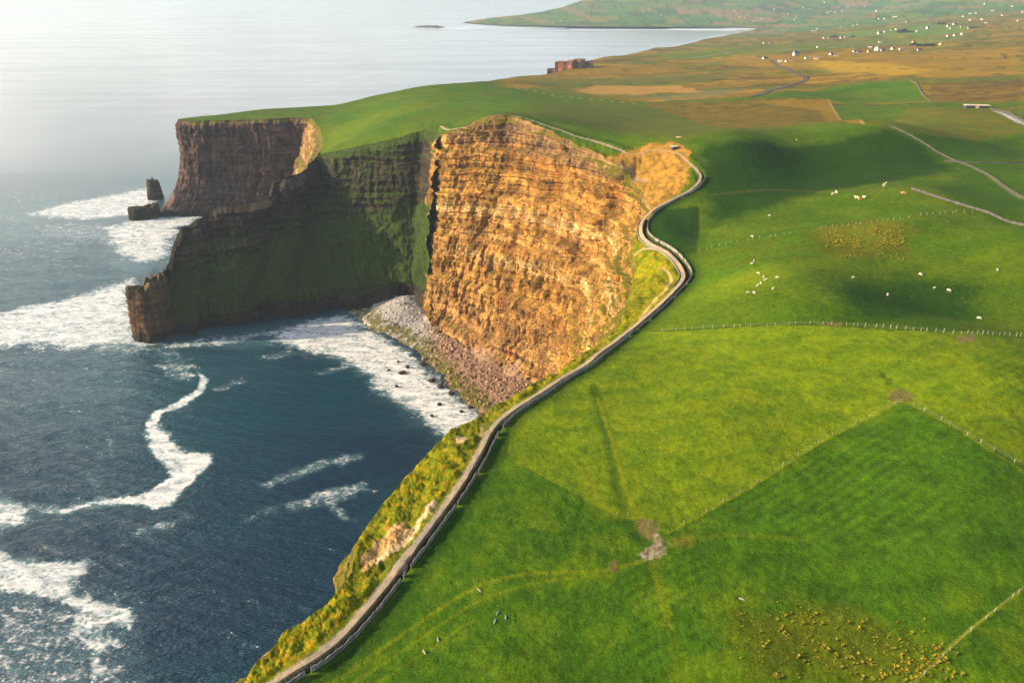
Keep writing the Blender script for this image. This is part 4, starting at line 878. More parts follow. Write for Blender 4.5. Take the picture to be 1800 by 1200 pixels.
tag(ribbon('path', fine_path, np.interp(s2, sP, hwp), M_PATH, .07, 7, lambda x, y: Hland(x, y, fine=False)+.05), kind='structure')
def slab_wall(name, xy, h, th, seg, mat, seed, label, sink=.4, hf=None, top_jit=.18, cat='stone wall', tone=1.):
    xy = resample(xy, seg); r = np.random.default_rng(seed); a = xy[:-1]; b = xy[1:]; kp_ = r.random(len(a)) > (.05 if seed == 1 else 0.); kp_[[i for i in (38, 39, 96, 97, 98) if i < len(kp_)]] = seed != 1; a = a[kp_]; b = b[kp_]; n_ = len(a)
    d = (b-a)/np.linalg.norm(b-a, axis=1)[:, None]; nn = np.stack([d[:, 1], -d[:, 0]], -1); off = r.uniform(-.06, .06, (n_, 1))*min(1, th*4)
    gap = d*.02; a = a+gap+nn*off; b = b-gap+nn*off
    za = (hf or Hland)(a[:, 0], a[:, 1]); zb = (hf or Hland)(b[:, 0], b[:, 1]); zl = np.minimum(za, zb)-sink
    ta = za+h*(1+r.uniform(-top_jit, top_jit, n_)); tb = zb+h*(1+r.uniform(-top_jit, top_jit, n_)); hh = nn*th/2
    v = np.stack([np.c_[a-hh, zl], np.c_[b-hh, zl], np.c_[b+hh, zl], np.c_[a+hh, zl], np.c_[a-hh*.8, ta], np.c_[b-hh*.8, tb], np.c_[b+hh*.8, tb], np.c_[a+hh*.8, ta]], 1).reshape(-1, 3)
    base = np.array([(0, 1, 5, 4), (1, 2, 6, 5), (2, 3, 7, 6), (3, 0, 4, 7), (4, 5, 6, 7)]); q = (base[None]+(np.arange(n_)*8)[:, None, None]).reshape(-1, 4)
    o = new_mesh(name, v, q, mat=mat, cols={'col': np.repeat(np.clip(r.uniform(.75, 1.25, (n_, 1))*np.array([.20, .20, .185])*tone, 0, 1), 8, 0)}, smoothf=False); return tag(o, label, cat)
tP = np.gradient(PATH, axis=0); tP /= np.linalg.norm(tP, axis=1)[:, None]; nP = np.stack([tP[:, 1], -tP[:, 0]], -1)
M_WALL = vcol_mat('wall_stone', 2.5, .4)
off = PATH+nP*(3.0*(.82+.2*ss(110, 230, sP)-.3*ss(300, 345, sP))+.12*gnoise(sP/7, sP*0, 9))[:, None]; lim = int(LD)+6
slab_wall('stone_wall', off[:lim], 1.0, .18, .95, M_WALL, 1, 'long wall of upright grey flagstones following the inland side of the cliff path')
off2 = PATH-nP*1.45; slab_wall('stone_wall', off2[int(LD)-150:int(LD)-60:1], .5, .22, .8, M_WALL, 2, 'short low stone edging on the seaward side of the path bend')
def drywall(px, h, w_, seed, label, seg=1.2): return slab_wall('stone_wall', smooth(R(px), 6), h, w_, seg, M_WALL, seed, label, hf=H0, tone=.42)
drywall([(1602,333),(1640,345),(1700,364),(1750,381),(1810,400)], 1.0, .5, 3, 'pale dry stone wall running down the green hillside to the right edge')
drywall([(1570,224),(1600,238),(1640,262),(1700,290),(1760,323),(1805,350)], .6, .4, 4, 'low dark wall beside the track over the dark green hill shoulder')
drywall([(1672,284),(1720,287),(1805,288)], .7, .5, 5, 'straight grey wall crossing the green slope below the grey lane', 2)
drywall([(1600,141),(1614,152),(1637,178)], 1.0, .8, 6, 'pale wall along the right end of the long green field', 2)
def strip(px, z): q_ = np.array(px, float); return P(q_[:, 0], q_[:, 1], z)
M_ROAD = simple('lane_asphalt', (.075, .068, .06), .9, .25, .2, .1); M_LANE = simple('lane_pale', (.30, .29, .30), .9, .3, .3, .1)
tag(ribbon('lane', resample(smooth(R([(1355,106),(1362,112),(1378,120),(1400,129),(1416,136),(1412,143),(1390,150),(1366,157),(1345,163),(1318,171)]), 8), 6), 3.6, M_ROAD, .5, 5, H0), kind='structure')
tag(ribbon('lane', resample(smooth(R([(1812,224),(1785,212),(1768,203),(1745,196)]), 8), 3), 2.6, M_LANE, .3, 5, H0), kind='structure')
tag(ribbon('lane', resample(smooth(R([(1180,103),(1300,92),(1420,86),(1560,78),(1700,68),(1810,60)]), 8), 12), 2.2, M_LANE, .5, 3, H0), kind='structure')
drywall([(1806,217),(1785,206),(1768,198),(1740,192)], 1.2, 1.0, 8, 'low grey wall along the upper side of the pale lane at the right edge', 2)
# shed set into the hillside
M_CONC = simple('pale_concrete', (.62, .52, .42), .85, .15, 1., .1); M_DARKWALL = simple('dark_cladding', (.05, .055, .06), .8, .2, 1., .1)
def box(x0, x1, y0, y1, z0, z1): return [(x0,y0,z0),(x1,y0,z0),(x1,y1,z0),(x0,y1,z0),(x0,y0,z1),(x1,y0,z1),(x1,y1,z1),(x0,y1,z1)], [(0,3,2,1),(4,5,6,7),(0,1,5,4),(1,2,6,5),(2,3,7,6),(3,0,4,7)]
def boxes(name, bl, mat, parent=None):
    v = []; f = []
    for b_ in bl:
        a_, q_ = box(*b_); f += [tuple(i+len(v) for i in q) for q in q_]; v += a_
    return new_mesh(name, v, f, mat=mat, smoothf=False, parent=parent)
p = R([(1716, 190)])[0]; z = float(H0(p[0], p[1])); sh = empty('farm_shed', (p[0], p[1], z), -.12, 'long low shed with a pale flat roof dug into the slope beside the grey lane', 'shed')
boxes('wall', [(-10, 10, -3, 3, -1.5, 2.4)], M_DARKWALL, sh); boxes('roof', [(-10.6, 10.6, -3.4, 3.4, 2.41, 2.75)], M_CONC, sh); boxes('door', [(-2, 1, -3.08, -3.003, -.2, 2.1)], M_CONC, sh)
p = R([(1185, 262)])[0]; z = float(H0(p[0], p[1])); sh = empty('stone_hut', (p[0], p[1], z), .3, 'small dark stone shelter with pale roof slab above the orange hollow', 'shelter')
boxes('wall', [(-1.6, 1.6, -1.2, 1.2, -.3, 1.5)], M_DARKWALL, sh); boxes('roof', [(-1.9, 1.9, -1.5, 1.5, 1.51, 1.75)], M_CONC, sh)
o = rock_mesh('boulder', 640, M_STONE, (.5, .38, .22), (2.0, .9, .6), .2); p = R([(1194, 242)])[0]; o.location = (p[0], p[1], float(H0(*p))+.2); tag(o, 'pale boulder lying in the grass above the small stone shelter', 'boulder')

# ------------------------------------------------------------------ fences
M_WOOD = simple('weathered_post', (.25, .25, .17), .9, .35, 5, .2); M_WIRE = simple('fence_wire', (.35, .33, .25), .6, .1, 5, 0)
def post_mesh():
    v = []; f = []; k = 8
    for z_, r_ in ((-.3, .10), (.6, .095), (1.2, .085), (1.34, .03)):
        v += [(r_*math.cos(i*2*math.pi/k)*(1+.1*(i % 2)), r_*math.sin(i*2*math.pi/k), z_) for i in range(k)]
    for j in range(3): f += [(j*k+i, j*k+(i+1) % k, (j+1)*k+(i+1) % k, (j+1)*k+i) for i in range(k)]
    me = bpy.data.meshes.new('post'); me.from_pydata(v, [], f+[tuple(range(3*k, 4*k))]); me.materials.append(M_WOOD); return me
POST = post_mesh()
def fence(px, nposts, label, sc=1.2, wires=True, seed=0, seg=None, jit=.3):
    xy = smooth(R(px), 8); L = np.r_[0, np.cumsum(np.linalg.norm(np.diff(xy, axis=0), axis=1))]; r = random.Random(seed)
    ts = [L[-1]*(i+.5+r.uniform(-jit, jit))/nposts for i in range(nposts)]; pts = [(np.interp(t_, L, xy[:, 0]), np.interp(t_, L, xy[:, 1])) for t_ in ts]
    zs = Hland(np.array([q[0] for q in pts]), np.array([q[1] for q in pts])); b = pts[0]
    root = empty('fence', (b[0], b[1], float(zs[0])), 0, label, 'fence')
    for (x_, y_), z_ in zip(pts, zs):
        s_ = sc*r.uniform(.85, 1.25); inst('post', POST, root, (x_-b[0], y_-b[1], float(z_-zs[0])), (r.uniform(-.08, .08), r.uniform(-.08, .08), r.uniform(0, 3)), (s_*.7, s_*.7, s_*.62))
    if wires:
        v = []; f = []
        for hgt in (.5, .85, 1.15):
            for i in range(len(pts)-1):
                a = np.array([pts[i][0]-b[0], pts[i][1]-b[1], zs[i]-zs[0]+hgt*sc*.6]); c_ = np.array([pts[i+1][0]-b[0], pts[i+1][1]-b[1], zs[i+1]-zs[0]+hgt*sc*.6]); d = c_-a; d /= np.linalg.norm(d)
                n1 = np.cross(d, (0, 0, 1)); n2 = np.cross(d, n1); k0 = len(v)
                for e_ in (a, c_): v += [tuple(e_+.008*(n1*math.cos(q)+n2*math.sin(q))) for q in (0, 2.09, 4.19)]
                f += [(k0, k0+1, k0+4, k0+3), (k0+1, k0+2, k0+5, k0+4), (k0+2, k0, k0+3, k0+5)]
        new_mesh('wire', v, f, mat=M_WIRE, smoothf=False, parent=root)
    return root
fence([(1160,582),(1240,577),(1330,574),(1475,571)], 17, 'post fence along the top edge of the bright field, left half', 1.25, seed=1)
fence([(1478,571),(1560,577),(1640,583),(1700,587),(1798,591)], 27, 'post fence along the top edge of the bright field, right half with closer posts', 1.3, seed=2)
fence([(1225,442),(1290,427),(1395,411)], 14, 'faint row of posts across the hill above the sheep', 1.2, False, 3)
fence([(1440,402),(1520,393),(1600,384)], 16, 'row of posts along the upper side of the tufted brown patch', 1.4, False, 4)
fence([(1612,380),(1650,376),(1712,374)], 9, 'short row of posts beside the dark hollow left of the pale hillside wall', 1.4, False, 5)
fence([(1176,935),(1330,848),(1460,766),(1585,703)], 12, 'post and wire fence from the muddy gap up to the field corner', 1.1, seed=6)
fence([(1597,708),(1650,735),(1700,764),(1770,805),(1830,840)], 9, 'post and wire fence running right from the field corner', 1.2, seed=7)
fence([(1830,1012),(1785,1045),(1700,1115),(1620,1190),(1590,1225)], 10, 'post and wire fence in the lower right corner by the yellow tufts', 1.15, seed=8)
fence([(1075,902),(1116,908)], 2, 'pair of lone posts left of the muddy gap', 1.1, False, 9)
fence([(1122,586),(1122,560)], 2, 'two lone posts on the verge between path and cliff bushes', 1.1, False, 10)

# ------------------------------------------------------------------ animals
def skinned(name, joints, edges, mat, sub=2):
    me = bpy.data.meshes.new(name); me.from_pydata([j[:3] for j in joints], edges, []); o = bpy.data.objects.new(name, me); COL.objects.link(o)
    o.modifiers.new('skin', 'SKIN')
    if not me.skin_vertices: return o
    for sv, j in zip(me.skin_vertices[0].data, joints): sv.radius = (j[3], j[4] if len(j) > 4 else j[3])
    me.skin_vertices[0].data[0].use_root = True
    m = o.modifiers.new('sub', 'SUBSURF'); m.levels = sub; m.render_levels = sub
    dg = bpy.context.evaluated_depsgraph_get(); new = bpy.data.meshes.new_from_object(o.evaluated_get(dg)); new.name = name
    bpy.data.objects.remove(o); new.materials.clear(); new.materials.append(mat)
    for p_ in new.polygons: p_.use_smooth = True
    return new
def quadruped(name, mat, L, H, r, woolly, grazing=True):
    b = H*.62; J = [(0, 0, b+r*.35, r, r), (L*.28, 0, b+r*.38, r*.95, r*.98), (-L*.28, 0, b+r*.36, r*.92, r*.95), (L*.42, 0, b+r*.5, r*.55, r*.6)]
    if grazing: J += [(L*.56, 0, b-.05*H, r*.36, r*.40), (L*.66, .02, b-.33*H, r*.30, r*.28), (L*.76, .03, b-.50*H, r*.16, r*.18)]
    else: J += [(L*.54, 0, b+.28*H, r*.36, r*.40), (L*.60, 0, b+.46*H, r*.34, r*.32), (L*.76, 0, b+.40*H, r*.17, r*.2)]
    E = [(0, 1), (0, 2), (1, 3), (3, 4), (4, 5), (5, 6)]
    for sx_, at, k in ((L*.28, 1, 1), (L*.28, 1, -1), (-L*.30, 2, 1), (-L*.30, 2, -1)):
        i0 = len(J); back = sx_ < 0
        J += [(sx_, k*r*.55, b*.72, r*.30, r*.30), (sx_+(-.05*L if back else .01), k*r*.55, b*.38, r*.15, r*.15), (sx_+(.02*L if back else 0), k*r*.55, .03, r*.12, r*.12)]
        E += [(at, i0), (i0, i0+1), (i0+1, i0+2)]
    i0 = len(J); J += [(-L*.46, 0, b+r*.5, r*.2, r*.2), (-L*.52, 0, b-.05*H, r*.10, r*.10)]; E += [(2, i0), (i0, i0+1)]
    i0 = len(J); h = J[5]; J += [(h[0]-.02*L, r*.42, h[2]+r*.18, r*.09, r*.05), (h[0]-.02*L, -r*.42, h[2]+r*.18, r*.09, r*.05)]; E += [(5, i0), (5, i0+1)]
    return skinned(name, J, E, mat)
M_WOOL = simple('wool', (.62, .60, .50), .95, .15, 9, .3, True); M_TAN = simple('cow_tan', (.50, .24, .10), .8, .2, 3, .05, True); M_CREAM = simple('cow_cream', (.78, .66, .46), .8, .15, 3, .05, True)
SHEEP = quadruped('sheep', M_WOOL, 1.25, .85, .30, True); SHEEP2 = quadruped('sheep_up', M_WOOL, 1.2, .85, .30, True, False)
COWT = quadruped('cow', M_TAN, 2.3, 1.45, .44, False); COWC = quadruped('cow_cream', M_CREAM, 2.3, 1.45, .44, False, False)
M_HOOF = simple('dark_face', (.08, .07, .06), .8, .1, 4, .05)
flock = [(1352,379,'white sheep grazing alone high on the green slope above the rest'), (1322,416,'white sheep just above the faint row of posts'),
 (1325,458,'upper of a pair of white sheep between posts and main flock'), (1321,464,'lower of a pair of white sheep between posts and main flock'),
 (1333,481,'topmost white sheep of the main flock'), (1342,487,'white sheep in the bright strip, right in the heart of the flock'), (1345,493,'sheep touching the flock\'s middle one from below'),
 (1366,488,'white sheep a little apart on the right of the flock'), (1337,498,'small sheep just under the middle of the flock'), (1331,503,'small sheep stepping down toward the lowest pair'),
 (1315,514,'left one of the lowest pair of sheep in the flock'), (1325,515,'right one of the lowest pair of sheep in the flock'), (1358,509,'sheep standing end-on below the flock\'s right side'),
 (1500,488,'lone sheep left of the dark hollow'), (1617,483,'lone sheep above the right part of the dark hollow'), (1560,519,'bright white sheep alone in the dark green hollow'),
 (1643,506,'left of two sheep right of the dark hollow'), (1667,511,'right of two sheep beside the dark hollow'), (1753,475,'lone sheep near the right edge above the yellow tufts'),
 (1400,246,'tiny pale sheep below the crest of the dark green hill'), (1720,560,'sheep low at the right just above the long post fence')]
def sheep_at(i, a, b, lab):
    p = R([(a, b+1)])[0]; z = float(Hland(np.array([p[0]]), np.array([p[1]]))[0]); s_ = .85+.12*math.sin(i*2.3)
    o = inst('sheep', SHEEP if i % 3 else SHEEP2, None, (p[0], p[1], z), (0, 0, i*2.17), (s_,)*3); tag(o, lab, 'sheep', 'sheep scattered over the green hill')
for i, (a, b, lab) in enumerate(flock): sheep_at(i, a, b, lab)
for i, (a, b, me, lab) in enumerate([(1464,343,COWC,'cream cow facing its neighbour at the left of the cattle'), (1470,341,COWC,'cream cow with raised head beside another at the left of the cattle'),
  (1506,350,COWC,'cream cow head to head with brown cattle'), (1512,352,COWT,'reddish brown cow between two pale ones'), (1518,349,COWC,'pale cow at the right end of the brown one'), (1587,342,COWT,'single small brown cow right of the cream one'), (1554,328,COWC,'large cream cow alone above the brown cattle')]):
    p = R([(a, b)])[0]; z = float(H0(*p)); s_ = .95 if i < 6 else 1.2; tag(inst('cow', me, None, (p[0], p[1], z), (0, 0, i*1.1+.4), (s_,)*3), lab, 'cow', 'cattle on the upper slope')
# pale stones in the near field
M_PALESTONE = simple('pale_stone', (.26, .27, .23), .9, .2, 4, .2, True)
for i, (a, b, lab) in enumerate([(875,1077,'pale stone at the top of the cluster in the lower field'), (870,1092,'pale stone at the left of the cluster in the lower field'), (889,1085,'pale stone at the right of the cluster in the lower field'),
  (770,1124,'long pale stone in the grass near the cliff wall'), (746,1146,'lowest long pale stone in the grass near the cliff wall'), (842,1037,'pale stone beside the curved wheel tracks'), (1304,1053,'lone pale stone right of the faint vertical track')]):
    o = rock_mesh('stone', 700+i, M_PALESTONE, (.6, .6, .6), (.6, .16, .16), .2); p = R([(a, b)])[0]; o.location = (p[0], p[1], float(H0(*p))+.1); o.rotation_euler = (0, 0, 1.1+i*.25); tag(o, lab, 'stone', 'pale stones in the near field')

# ------------------------------------------------------------------ rush tufts and bushes
def tuft_mesh(seed, nb=46, h=.8, r=.45):
    q = random.Random(seed); v = []; f = []
    for i in range(nb):
        a = q.uniform(0, 6.28); rr_ = r*.35*math.sqrt(q.random()); x, y = rr_*math.cos(a), rr_*math.sin(a); lean = q.uniform(.2, 1.)*r; hh = h*q.uniform(.6, 1.); w_ = .05
        tx_, ty_ = x+lean*math.cos(a), y+lean*math.sin(a); nx, ny = -math.sin(a)*w_, math.cos(a)*w_; k0 = len(v)
        v += [(x-nx, y-ny, -.05), (x+nx, y+ny, -.05), ((x+tx_)/2+nx*.8, (y+ty_)/2+ny*.8, hh*.65), ((x+tx_)/2-nx*.8, (y+ty_)/2-ny*.8, hh*.65), (tx_, ty_, hh)]
        f += [(k0, k0+1, k0+2, k0+3), (k0+3, k0+2, k0+4)]
    return v, f
M_RUSH = simple('dry_rush', (.36, .31, .03), .9, .5, 1.2, .1); M_RUSH2 = simple('green_rush', (.15, .17, .015), .9, .4, 1.2, .1)
TUFTS = []
for s_ in range(4):
    v, f = tuft_mesh(s_); me = bpy.data.meshes.new('rush_tuft'); me.from_pydata(v, [], f); me.materials.append(M_RUSH if s_ < 3 else M_RUSH2); TUFTS.append(me)
spots = [(1376,1078),(1380,1082),(1390,1078),(1365,1090),(1392,1093),(1373,1105),(1378,1112),(1385,1116),(1370,1108),(1345,1133),(1340,1138),(1350,1128),(1338,1130),(1424,1085),(1432,1080),(1443,1097),(1410,1096),(1418,1122),(1428,1126),(1438,1132),(1446,1138),(1454,1144),(1468,1150),(1470,1154),(1486,1158),(1498,1167),(1402,1155),(1412,1163),(1420,1168),(1363,1188),(1368,1192),(1335,1112),(1490,1095),(1514,1095),(1512,1108),(1508,1105),(1530,1192),(1545,1185),(1548,1178),(1575,1185),(1592,1180),(1602,1113),(1640,1135),(1650,1140),(1655,1132),(1660,1160),(1648,1165),(1640,1172),(1652,1176),(1665,1180),(1675,1185),(1690,1186),(1680,1150),(1672,1192),(1620,1172),(1630,1166),(1636,1160),(1610,1180),(1600,1190),(1590,1196),(1478,1173),(1452,1170),(1560,1120),(1580,1125),(1470,1125),(1480,1135),(1660,1195),(1625,1190)]
r = random.Random(5)
for k_ in range(42):
    spots.append((r.uniform(1300, 1660), r.uniform(1075, 1196)))
sp = R(spots); sz = Hland(sp[:, 0], sp[:, 1])
for i, (p, z) in enumerate(zip(sp, sz)):
    s_ = r.uniform(.4, .85) if i < 68 else r.uniform(.3, .5)
    tag(inst('rush_tuft', TUFTS[i % 4 if i >= 68 else i % 3], None, (p[0], p[1], float(z)), (0, 0, r.uniform(0, 6)), (s_*1.15, s_*1.15, s_)), 'yellow dry rush tuft in the rough lower right of the near field', 'rush tuft', 'rush tufts in the lower right field')
def tuft_mass(name, px, n_, smin, smax, mat, seed, label, sigma=None):
    q = random.Random(seed); poly = np.array(px, float); v = []; f = []; pts = []
    lo, hi = poly.min(0), poly.max(0)
    while len(pts) < n_:
        x, y = q.uniform(lo[0], hi[0]), q.uniform(lo[1], hi[1])
        sd_ = poly_sd(np.array([x]), np.array([y]), poly)[0]; ed = .22*min(hi-lo)
        if sd_ > 0 and q.random() < (min(1, sd_/ed)**.8)*float(ss(-.25, .25, gnoise(x/28, y/16, seed))): pts.append((x, y))
    w_ = R(pts); z = H0(w_[:, 0], w_[:, 1])
    base = [tuft_mesh(s_, 16) for s_ in range(3)]
    for (x, y), zz in zip(w_, z):
        bv, bf = base[q.randrange(3)]; s_ = q.uniform(smin, smax); k0 = len(v); v += [(x+a*s_*1.3, y+b*s_*1.3, zz+c_*s_) for a, b, c_ in bv]; f += [tuple(k0+i for i in g) for g in bf]
    me = bpy.data.meshes.new(name); me.from_pydata(v, [], f); me.materials.append(mat); o = bpy.data.objects.new(name, me); COL.objects.link(o); return tag(o, label, None, None, 'stuff')
tuft_mass('rush_patch', [(1440,402),(1530,388),(1585,398),(1600,425),(1590,445),(1540,450),(1480,458),(1440,430)], 380, .4, .95, M_RUSH, 11, 'dry rush tufts thick on the middle hillside')
tuft_mass('rush_scatter', [(1640,480),(1799,440),(1799,565),(1700,540),(1640,515)], 80, .4, .8, M_RUSH2, 12, 'thin scatter of rush tufts at the right of the hill')
tuft_mass('rush_fringe', [(1535,445),(1600,440),(1605,462),(1545,466)], 50, .3, .7, M_RUSH, 13, 'fringe of dry rushes below the tufted patch')

tuft_mass('rush_speckle', [(1250,1075),(1380,1030),(1520,1065),(1600,1110),(1665,1140),(1680,1199),(1480,1199),(1340,1199),(1240,1140)], 330, .14, .34, M_RUSH, 14, 'fine yellow speckle of small rushes over the rough lower right ground')
tuft_mass('rush_speckle', [(1480,1150),(1560,1130),(1660,1130),(1690,1195),(1560,1199),(1490,1199)], 90, .35, .7, M_RUSH, 15, 'yellow rushes crowding along the lower end of the corner fence')

M_LEAF = simple('dark_leaves', (.035, .055, .025), .9, .4, .6, .2)
def bush_mesh(seed, n_=260):
    q = np.random.default_rng(seed); d = q.normal(size=(n_, 3)); d /= np.linalg.norm(d, axis=1)[:, None]; rr_ = q.uniform(.55, 1.05, (n_, 1)); c_ = d*rr_*(1+.25*fbm(d[:, :1]*2+seed, d[:, 1:2]*2, 2, seed)); c_[:, 2] = abs(c_[:, 2])*.8
    a = q.normal(size=(n_, 3))*.13; b = q.normal(size=(n_, 3))*.13; v = np.stack([c_-a-b, c_+a-b, c_+a+b, c_-a+b], 1).reshape(-1, 3)
    me = bpy.data.meshes.new('bush'); me.from_pydata(v.tolist(), [], [(i*4, i*4+1, i*4+2, i*4+3) for i in range(n_)]); me.materials.append(M_LEAF); return me
BUSH = [bush_mesh(s_) for s_ in range(3)]
for i, (a, b, w_, lab) in enumerate([(905,1090,3,'round bush beside the pale stones in the lower field'), (1607,80,16,'dark clump of trees left end of the row by the white houses'), (1622,81,16,'dark clump of trees in the middle of the row by the white houses'), (1636,81,15,'dark clump of trees at the right of the row by the white houses'), (1588,57,20,'broad blue-green clump of trees among the farther houses'), (1600,58,14,'smaller blue-green clump right of the broad one'),
   (1467,65,10,'small dark hedge between two white farmhouses'), (1500,66,10,'small dark hedge right of the middle farmhouses'), (1655,43,14,'dark hedge below the far upland houses'), (1712,50,12,'dark trees round the blue-roofed farm'), (1420,137,6,'dark bush on the outside of the lane bend')]):
    p = R([(a, b)])[0]; z = float(H0(*p)); D_ = math.hypot(*p); s_ = w_*math.hypot(D_, 120)/FPX/2; n3 = 'bush' if i in (0, 10) else 'tree_clump'
    tag(inst(n3, BUSH[i % 3], None, (p[0], p[1], z), (0, 0, i), (s_, s_*.7, s_*.45 if i else s_*.7)), lab, 'bush' if i in (0, 10) else 'trees', 'clumps of trees among the houses' if n3 == 'tree_clump' else None)

# ------------------------------------------------------------------ houses
WALLC = {'w': simple('white_render', (.62, .59, .54), .85, .08, .5, .05), 'c': simple('cream_render', (.72, .62, .42), .85, .1, .5, .05), 'o': simple('ochre_render', (.55, .30, .14), .85, .15, .5, .05), 'g': simple('grey_render', (.42, .40, .40), .85, .1, .5, .05)}
ROOFC = {'d': simple('slate_roof', (.05, .052, .062), .6, .2, 1., .1), 'g': simple('grey_roof', (.22, .22, .24), .7, .2, 1., .1), 'b': simple('blue_roof', (.04, .07, .13), .5, .1, 1., .1), 'r': simple('brown_roof', (.16, .09, .06), .7, .2, 1., .1)}
M_GLASS = simple('window_glass', (.03, .035, .04), .2, .1, 1., 0); M_DOOR = simple('door_paint', (.12, .05, .03), .6, .1, 1., 0)
PRO = {}
def proto(wc, rc, ln):
    k = (wc, rc, ln)
    if k in PRO: return PRO[k]
    L_, W_, h, rh = {0: (12, 7, 3.2, 3.2), 1: (18, 7, 3.2, 3.2), 2: (11, 8, 5.4, 3.2)}[ln]; x, y = L_/2, W_/2
    wv_ = [(-x,-y,-1.5),(x,-y,-1.5),(x,y,-1.5),(-x,y,-1.5),(-x,-y,h),(x,-y,h),(x,y,h),(-x,y,h),(-x,0,h+rh-.15),(x,0,h+rh-.15)]
    me = bpy.data.meshes.new('wall'); me.from_pydata(wv_, [], [(0,1,5,4),(2,3,7,6),(1,2,6,9,5),(3,0,4,8,7)]); me.materials.append(WALLC[wc])
    o_ = .35; e = .25; rv = [(-x-o_,-y-.5,h-e),(x+o_,-y-.5,h-e),(x+o_,0,h+rh),(-x-o_,0,h+rh),(x+o_,y+.5,h-e),(-x-o_,y+.5,h-e)]; rv += [(a,b,c_-.22) for a, b, c_ in rv]
    mr = bpy.data.meshes.new('roof'); mr.from_pydata(rv, [], [(0,1,2,3),(3,2,4,5),(0,6,7,1),(5,4,10,11),(7,6,9,8),(9,11,10,8),(0,3,9,6),(3,5,11,9),(1,7,8,2),(2,8,10,4)]); mr.materials.append(ROOFC[rc])
    def bm_(n_, bl, m_):
        v = []; f = []
        for b_ in bl:
            a_, q_ = box(*b_); f += [tuple(i+len(v) for i in q) for q in q_]; v += a_
        me_ = bpy.data.meshes.new(n_); me_.from_pydata(v, [], f); me_.materials.append(m_); return me_
    ch = bm_('chimney', [(-.5, .5, -.45, .45, 0, 1.6)], WALLC[wc]); wi = bm_('window', [(-.6, .6, -.05, .05, 0, 1.2)], M_GLASS); do = bm_('door', [(-.5, .5, -.05, .05, 0, 2.1)], M_DOOR)
    PRO[k] = (me, mr, ch, wi, do, L_, W_, h, rh); return PRO[k]
def house(px, py, wpx, wc, rc, ln, rz, label, group, parts=True):
    me, mr, ch, wi, do, L_, W_, h, rh = proto(wc, rc, ln); p = R([(px, py)])[0]; z = float(H0(*p)); s_ = wpx*math.hypot(math.hypot(*p), 150)/FPX/(L_*.95); s_ = min(max(s_*.64, .6), 1.6)
    root = empty('house', (p[0], p[1], z-.2), rz, label, 'house', group)
    root.scale = (s_, s_, s_)
    inst('wall', me, root); rf = inst('roof', mr, root); inst('chimney', ch, rf, (-L_/2+.8, 0, h+rh-.9))
    if parts:
        inst('chimney', ch, rf, (L_/2-.8, 0, h+rh-.9)); inst('door', do, root, (0, -W_/2-.03, 0))
        for x_ in (-.32, -.16, .18, .33): inst('window', wi, root, (x_*L_, -W_/2-.03, 1.0))
        if ln == 2:
            for x_ in (-.3, 0, .3): inst('window', wi, root, (x_*L_, -W_/2-.03, 3.6))
V = 'houses strung along the edge of the brown moor'
near_h = [(1345,104,15,'w','d',1,.5,'white gabled house with a long dark roof, leftmost beyond the winding lane'), (1371,109,10,'w','g',0,-.5,'white cottage at the top end of the winding lane'), (1382,109,7,'w','d',0,.9,'small white outhouse between lane end and ochre house'),
 (1391,107,11,'o','r',0,-.3,'ochre walled house beside the lane end'), (1399,98,13,'g','b',2,.2,'tall house with dark blue roof behind the ochre one'), (1418,104,5,'c','g',0,.3,'tiny cream cottage between ochre house and next white one'), (1435,104,11,'w','r',0,-.6,'white house with a brownish roof, alone in moor grass'),
 (1461,97,11,'w','d',0,.6,'white house with dark roof left of the tight cluster'), (1470,99,8,'w','r',0,-.3,'small white house tucked below its dark-roofed neighbour'), (1502,92,9,'w','d',0,.5,'first white house of the tight cluster from the left'), (1511,93,11,'g','d',1,-.1,'long dark-roofed building inside the tight cluster'), (1529,84,8,'w','d',2,-.4,'tall white gable rising behind the tight cluster'),
 (1528,92,9,'w','r',0,.2,'low white house at the front middle of the tight cluster'), (1541,89,12,'w','g',2,.9,'large white gable end at the right of the tight cluster'), (1552,90,10,'g','d',0,0,'dark slate-roofed barn closing the tight cluster on the right'), (1569,87,10,'w','d',0,.7,'white house with dark roof just past the tight cluster'), (1584,88,9,'w','g',0,.1,'long pale single-storey house beside it'),
 (1616,89,9,'g','d',0,0,'small dark building below the row of trees'), (1653,79,9,'c','r',0,.8,'cream gabled house right of the dark row of trees'), (1606,76,7,'o','r',2,.3,'reddish tower-like house at the left end of the row of trees')]
for h_ in near_h: house(*h_[:7], h_[7], V)
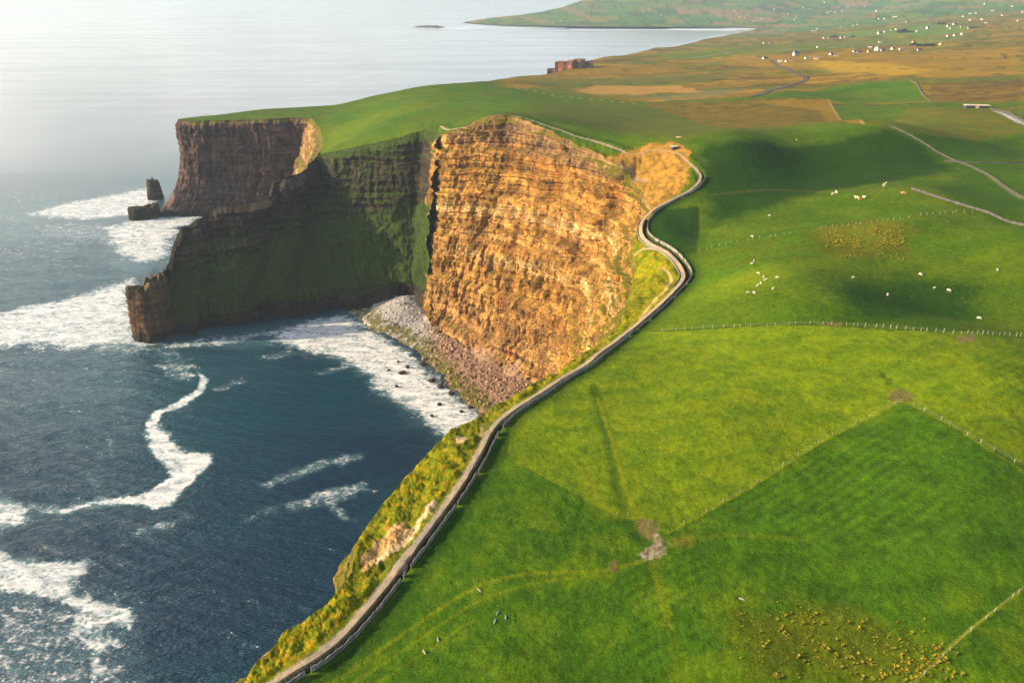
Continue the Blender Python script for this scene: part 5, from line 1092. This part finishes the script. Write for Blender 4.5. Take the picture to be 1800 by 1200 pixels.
mid_h = [(1344,77,7,'c','r',0,.4,'cream cottage alone on the green slope nearest the bay'), (1356,77,10,'g','r',1,.1,'row of dull brown sheds beside the cream bay-side cottage'), (1438,84,7,'w','g',0,.4,'white cottage standing between village and green strip'), (1449,68,7,'w','d',0,.5,'left white farmhouse in the green strip'), (1459,68,9,'g','d',1,0,'long grey barn beside the left white farmhouse'), (1479,68,7,'w','d',0,.3,'white farmhouse in the middle of the green strip'), (1486,67,6,'w','g',0,0,'little white annexe by the middle farmhouse'),
 (1548,75,9,'c','g',1,0,'flat cream bungalow above the tight cluster'), (1430,55,9,'w','d',0,-.4,'white farmhouse on the tan rise beyond the green strip'), (1437,52,5,'w','g',0,.3,'tiny white house up against the farmhouse on the tan rise'), (1547,60,11,'c','r',0,.1,'yellow cream farmhouse left of the blue-green trees'), (1556,57,6,'w','g',0,.4,'small white house between yellow farmhouse and blue-green trees'), (1568,54,6,'w','d',0,0,'left white house just above the blue-green trees'), (1576,53,7,'w','g',0,.5,'right white house just above the blue-green trees'),
 (1614,56,9,'w','g',1,.1,'low white house on its own right of the blue-green trees'), (1631,51,7,'w','d',2,.3,'taller white house above the low one'), (1666,64,7,'w','d',0,.6,'left one of three white houses in a rising line'), (1678,63,7,'w','d',0,.6,'middle one of three white houses in a rising line'), (1691,61,7,'w','g',0,.6,'right one of three white houses in a rising line'),
 (1668,47,8,'w','d',0,.1,'white farmhouse with dark sheds behind it'), (1678,44,8,'g','b',0,.3,'blue-grey barn behind the white farmhouse'), (1671,51,5,'w','g',0,.5,'tiny white hut in front of the farmhouse'), (1690,48,5,'c','r',0,0,'tiny cream cottage left of the blue-roofed farm'), (1706,50,12,'g','b',1,-.3,'long blue-roofed farm building on the tan hillside'), (1596,40,9,'g','d',1,.1,'grey farm buildings on the far green rise')]
for h_ in mid_h: house(*h_[:7], h_[7], 'farmhouses scattered across the middle slopes')
up_h = [(1546,34),(1555,34),(1570,31),(1575,30),(1705,25),(1694,30),(1715,24),(1726,35),(1733,41),(1763,28),(1789,38),(1798,22),(1705,36),(1745,20),(1780,12),(1730,8)]
for i, (a, b) in enumerate(up_h): house(a, b, 5.5, 'wcw'[i % 3], 'dgr'[i % 3], 0, i*.7, 'tiny pale house on the tan uplands toward the upper right corner', 'tiny houses on the far uplands', False)
far_h = [(1267,28,'c'),(1339,34,'w'),(1361,17,'w'),(1396,35,'w'),(1424,17,'w'),(1372,26,'g'),(1385,25,'g'),(1455,23,'w'),(1460,21,'g'),(1468,22,'w'),(1480,21,'w'),(1492,13,'w'),(1462,10,'g'),(1507,44,'w'),(1500,46,'c'),(1478,49,'o'),(1325,38,'g'),(1300,31,'c'),(1310,32,'g'),(1378,30,'o'),(1400,32,'g'),(1440,20,'g'),(1412,14,'g'),(1475,14,'w'),(1130,20,'c'),(1163,28,'w'),(985,38,'w'),(1015,36,'w'),(1245,40,'g'),(1210,36,'c'),(1140,17,'w'),(1290,20,'g'),(1450,5,'w'),(1520,12,'g'),(1540,20,'w')]
for i, (a, b, wc) in enumerate(far_h): house(a, b, 4.2, wc, 'dgr'[i % 3], 0, i*.9, 'tiny far-off house on the hazy shore and slopes beyond the bay', 'tiny houses beyond the bay', False)

# ------------------------------------------------------------------ air
o = boxes('haze', [(-20000, 24000, -300, 30000, -60, 620)], None); me = o.data
hm = bpy.data.materials.new('haze'); hm.use_nodes = True; t = hm.node_tree; t.nodes.clear(); vo = t.nodes.new('ShaderNodeVolumePrincipled'); ou = t.nodes.new('ShaderNodeOutputMaterial')
vo.inputs['Color'].default_value = (.60, .82, 1, 1); vo.inputs['Density'].default_value = 0.55e-4; vo.inputs['Anisotropy'].default_value = .2
t.links.new(vo.outputs[0], ou.inputs['Volume']); me.materials.clear(); me.materials.append(hm); tag(o, kind='stuff')
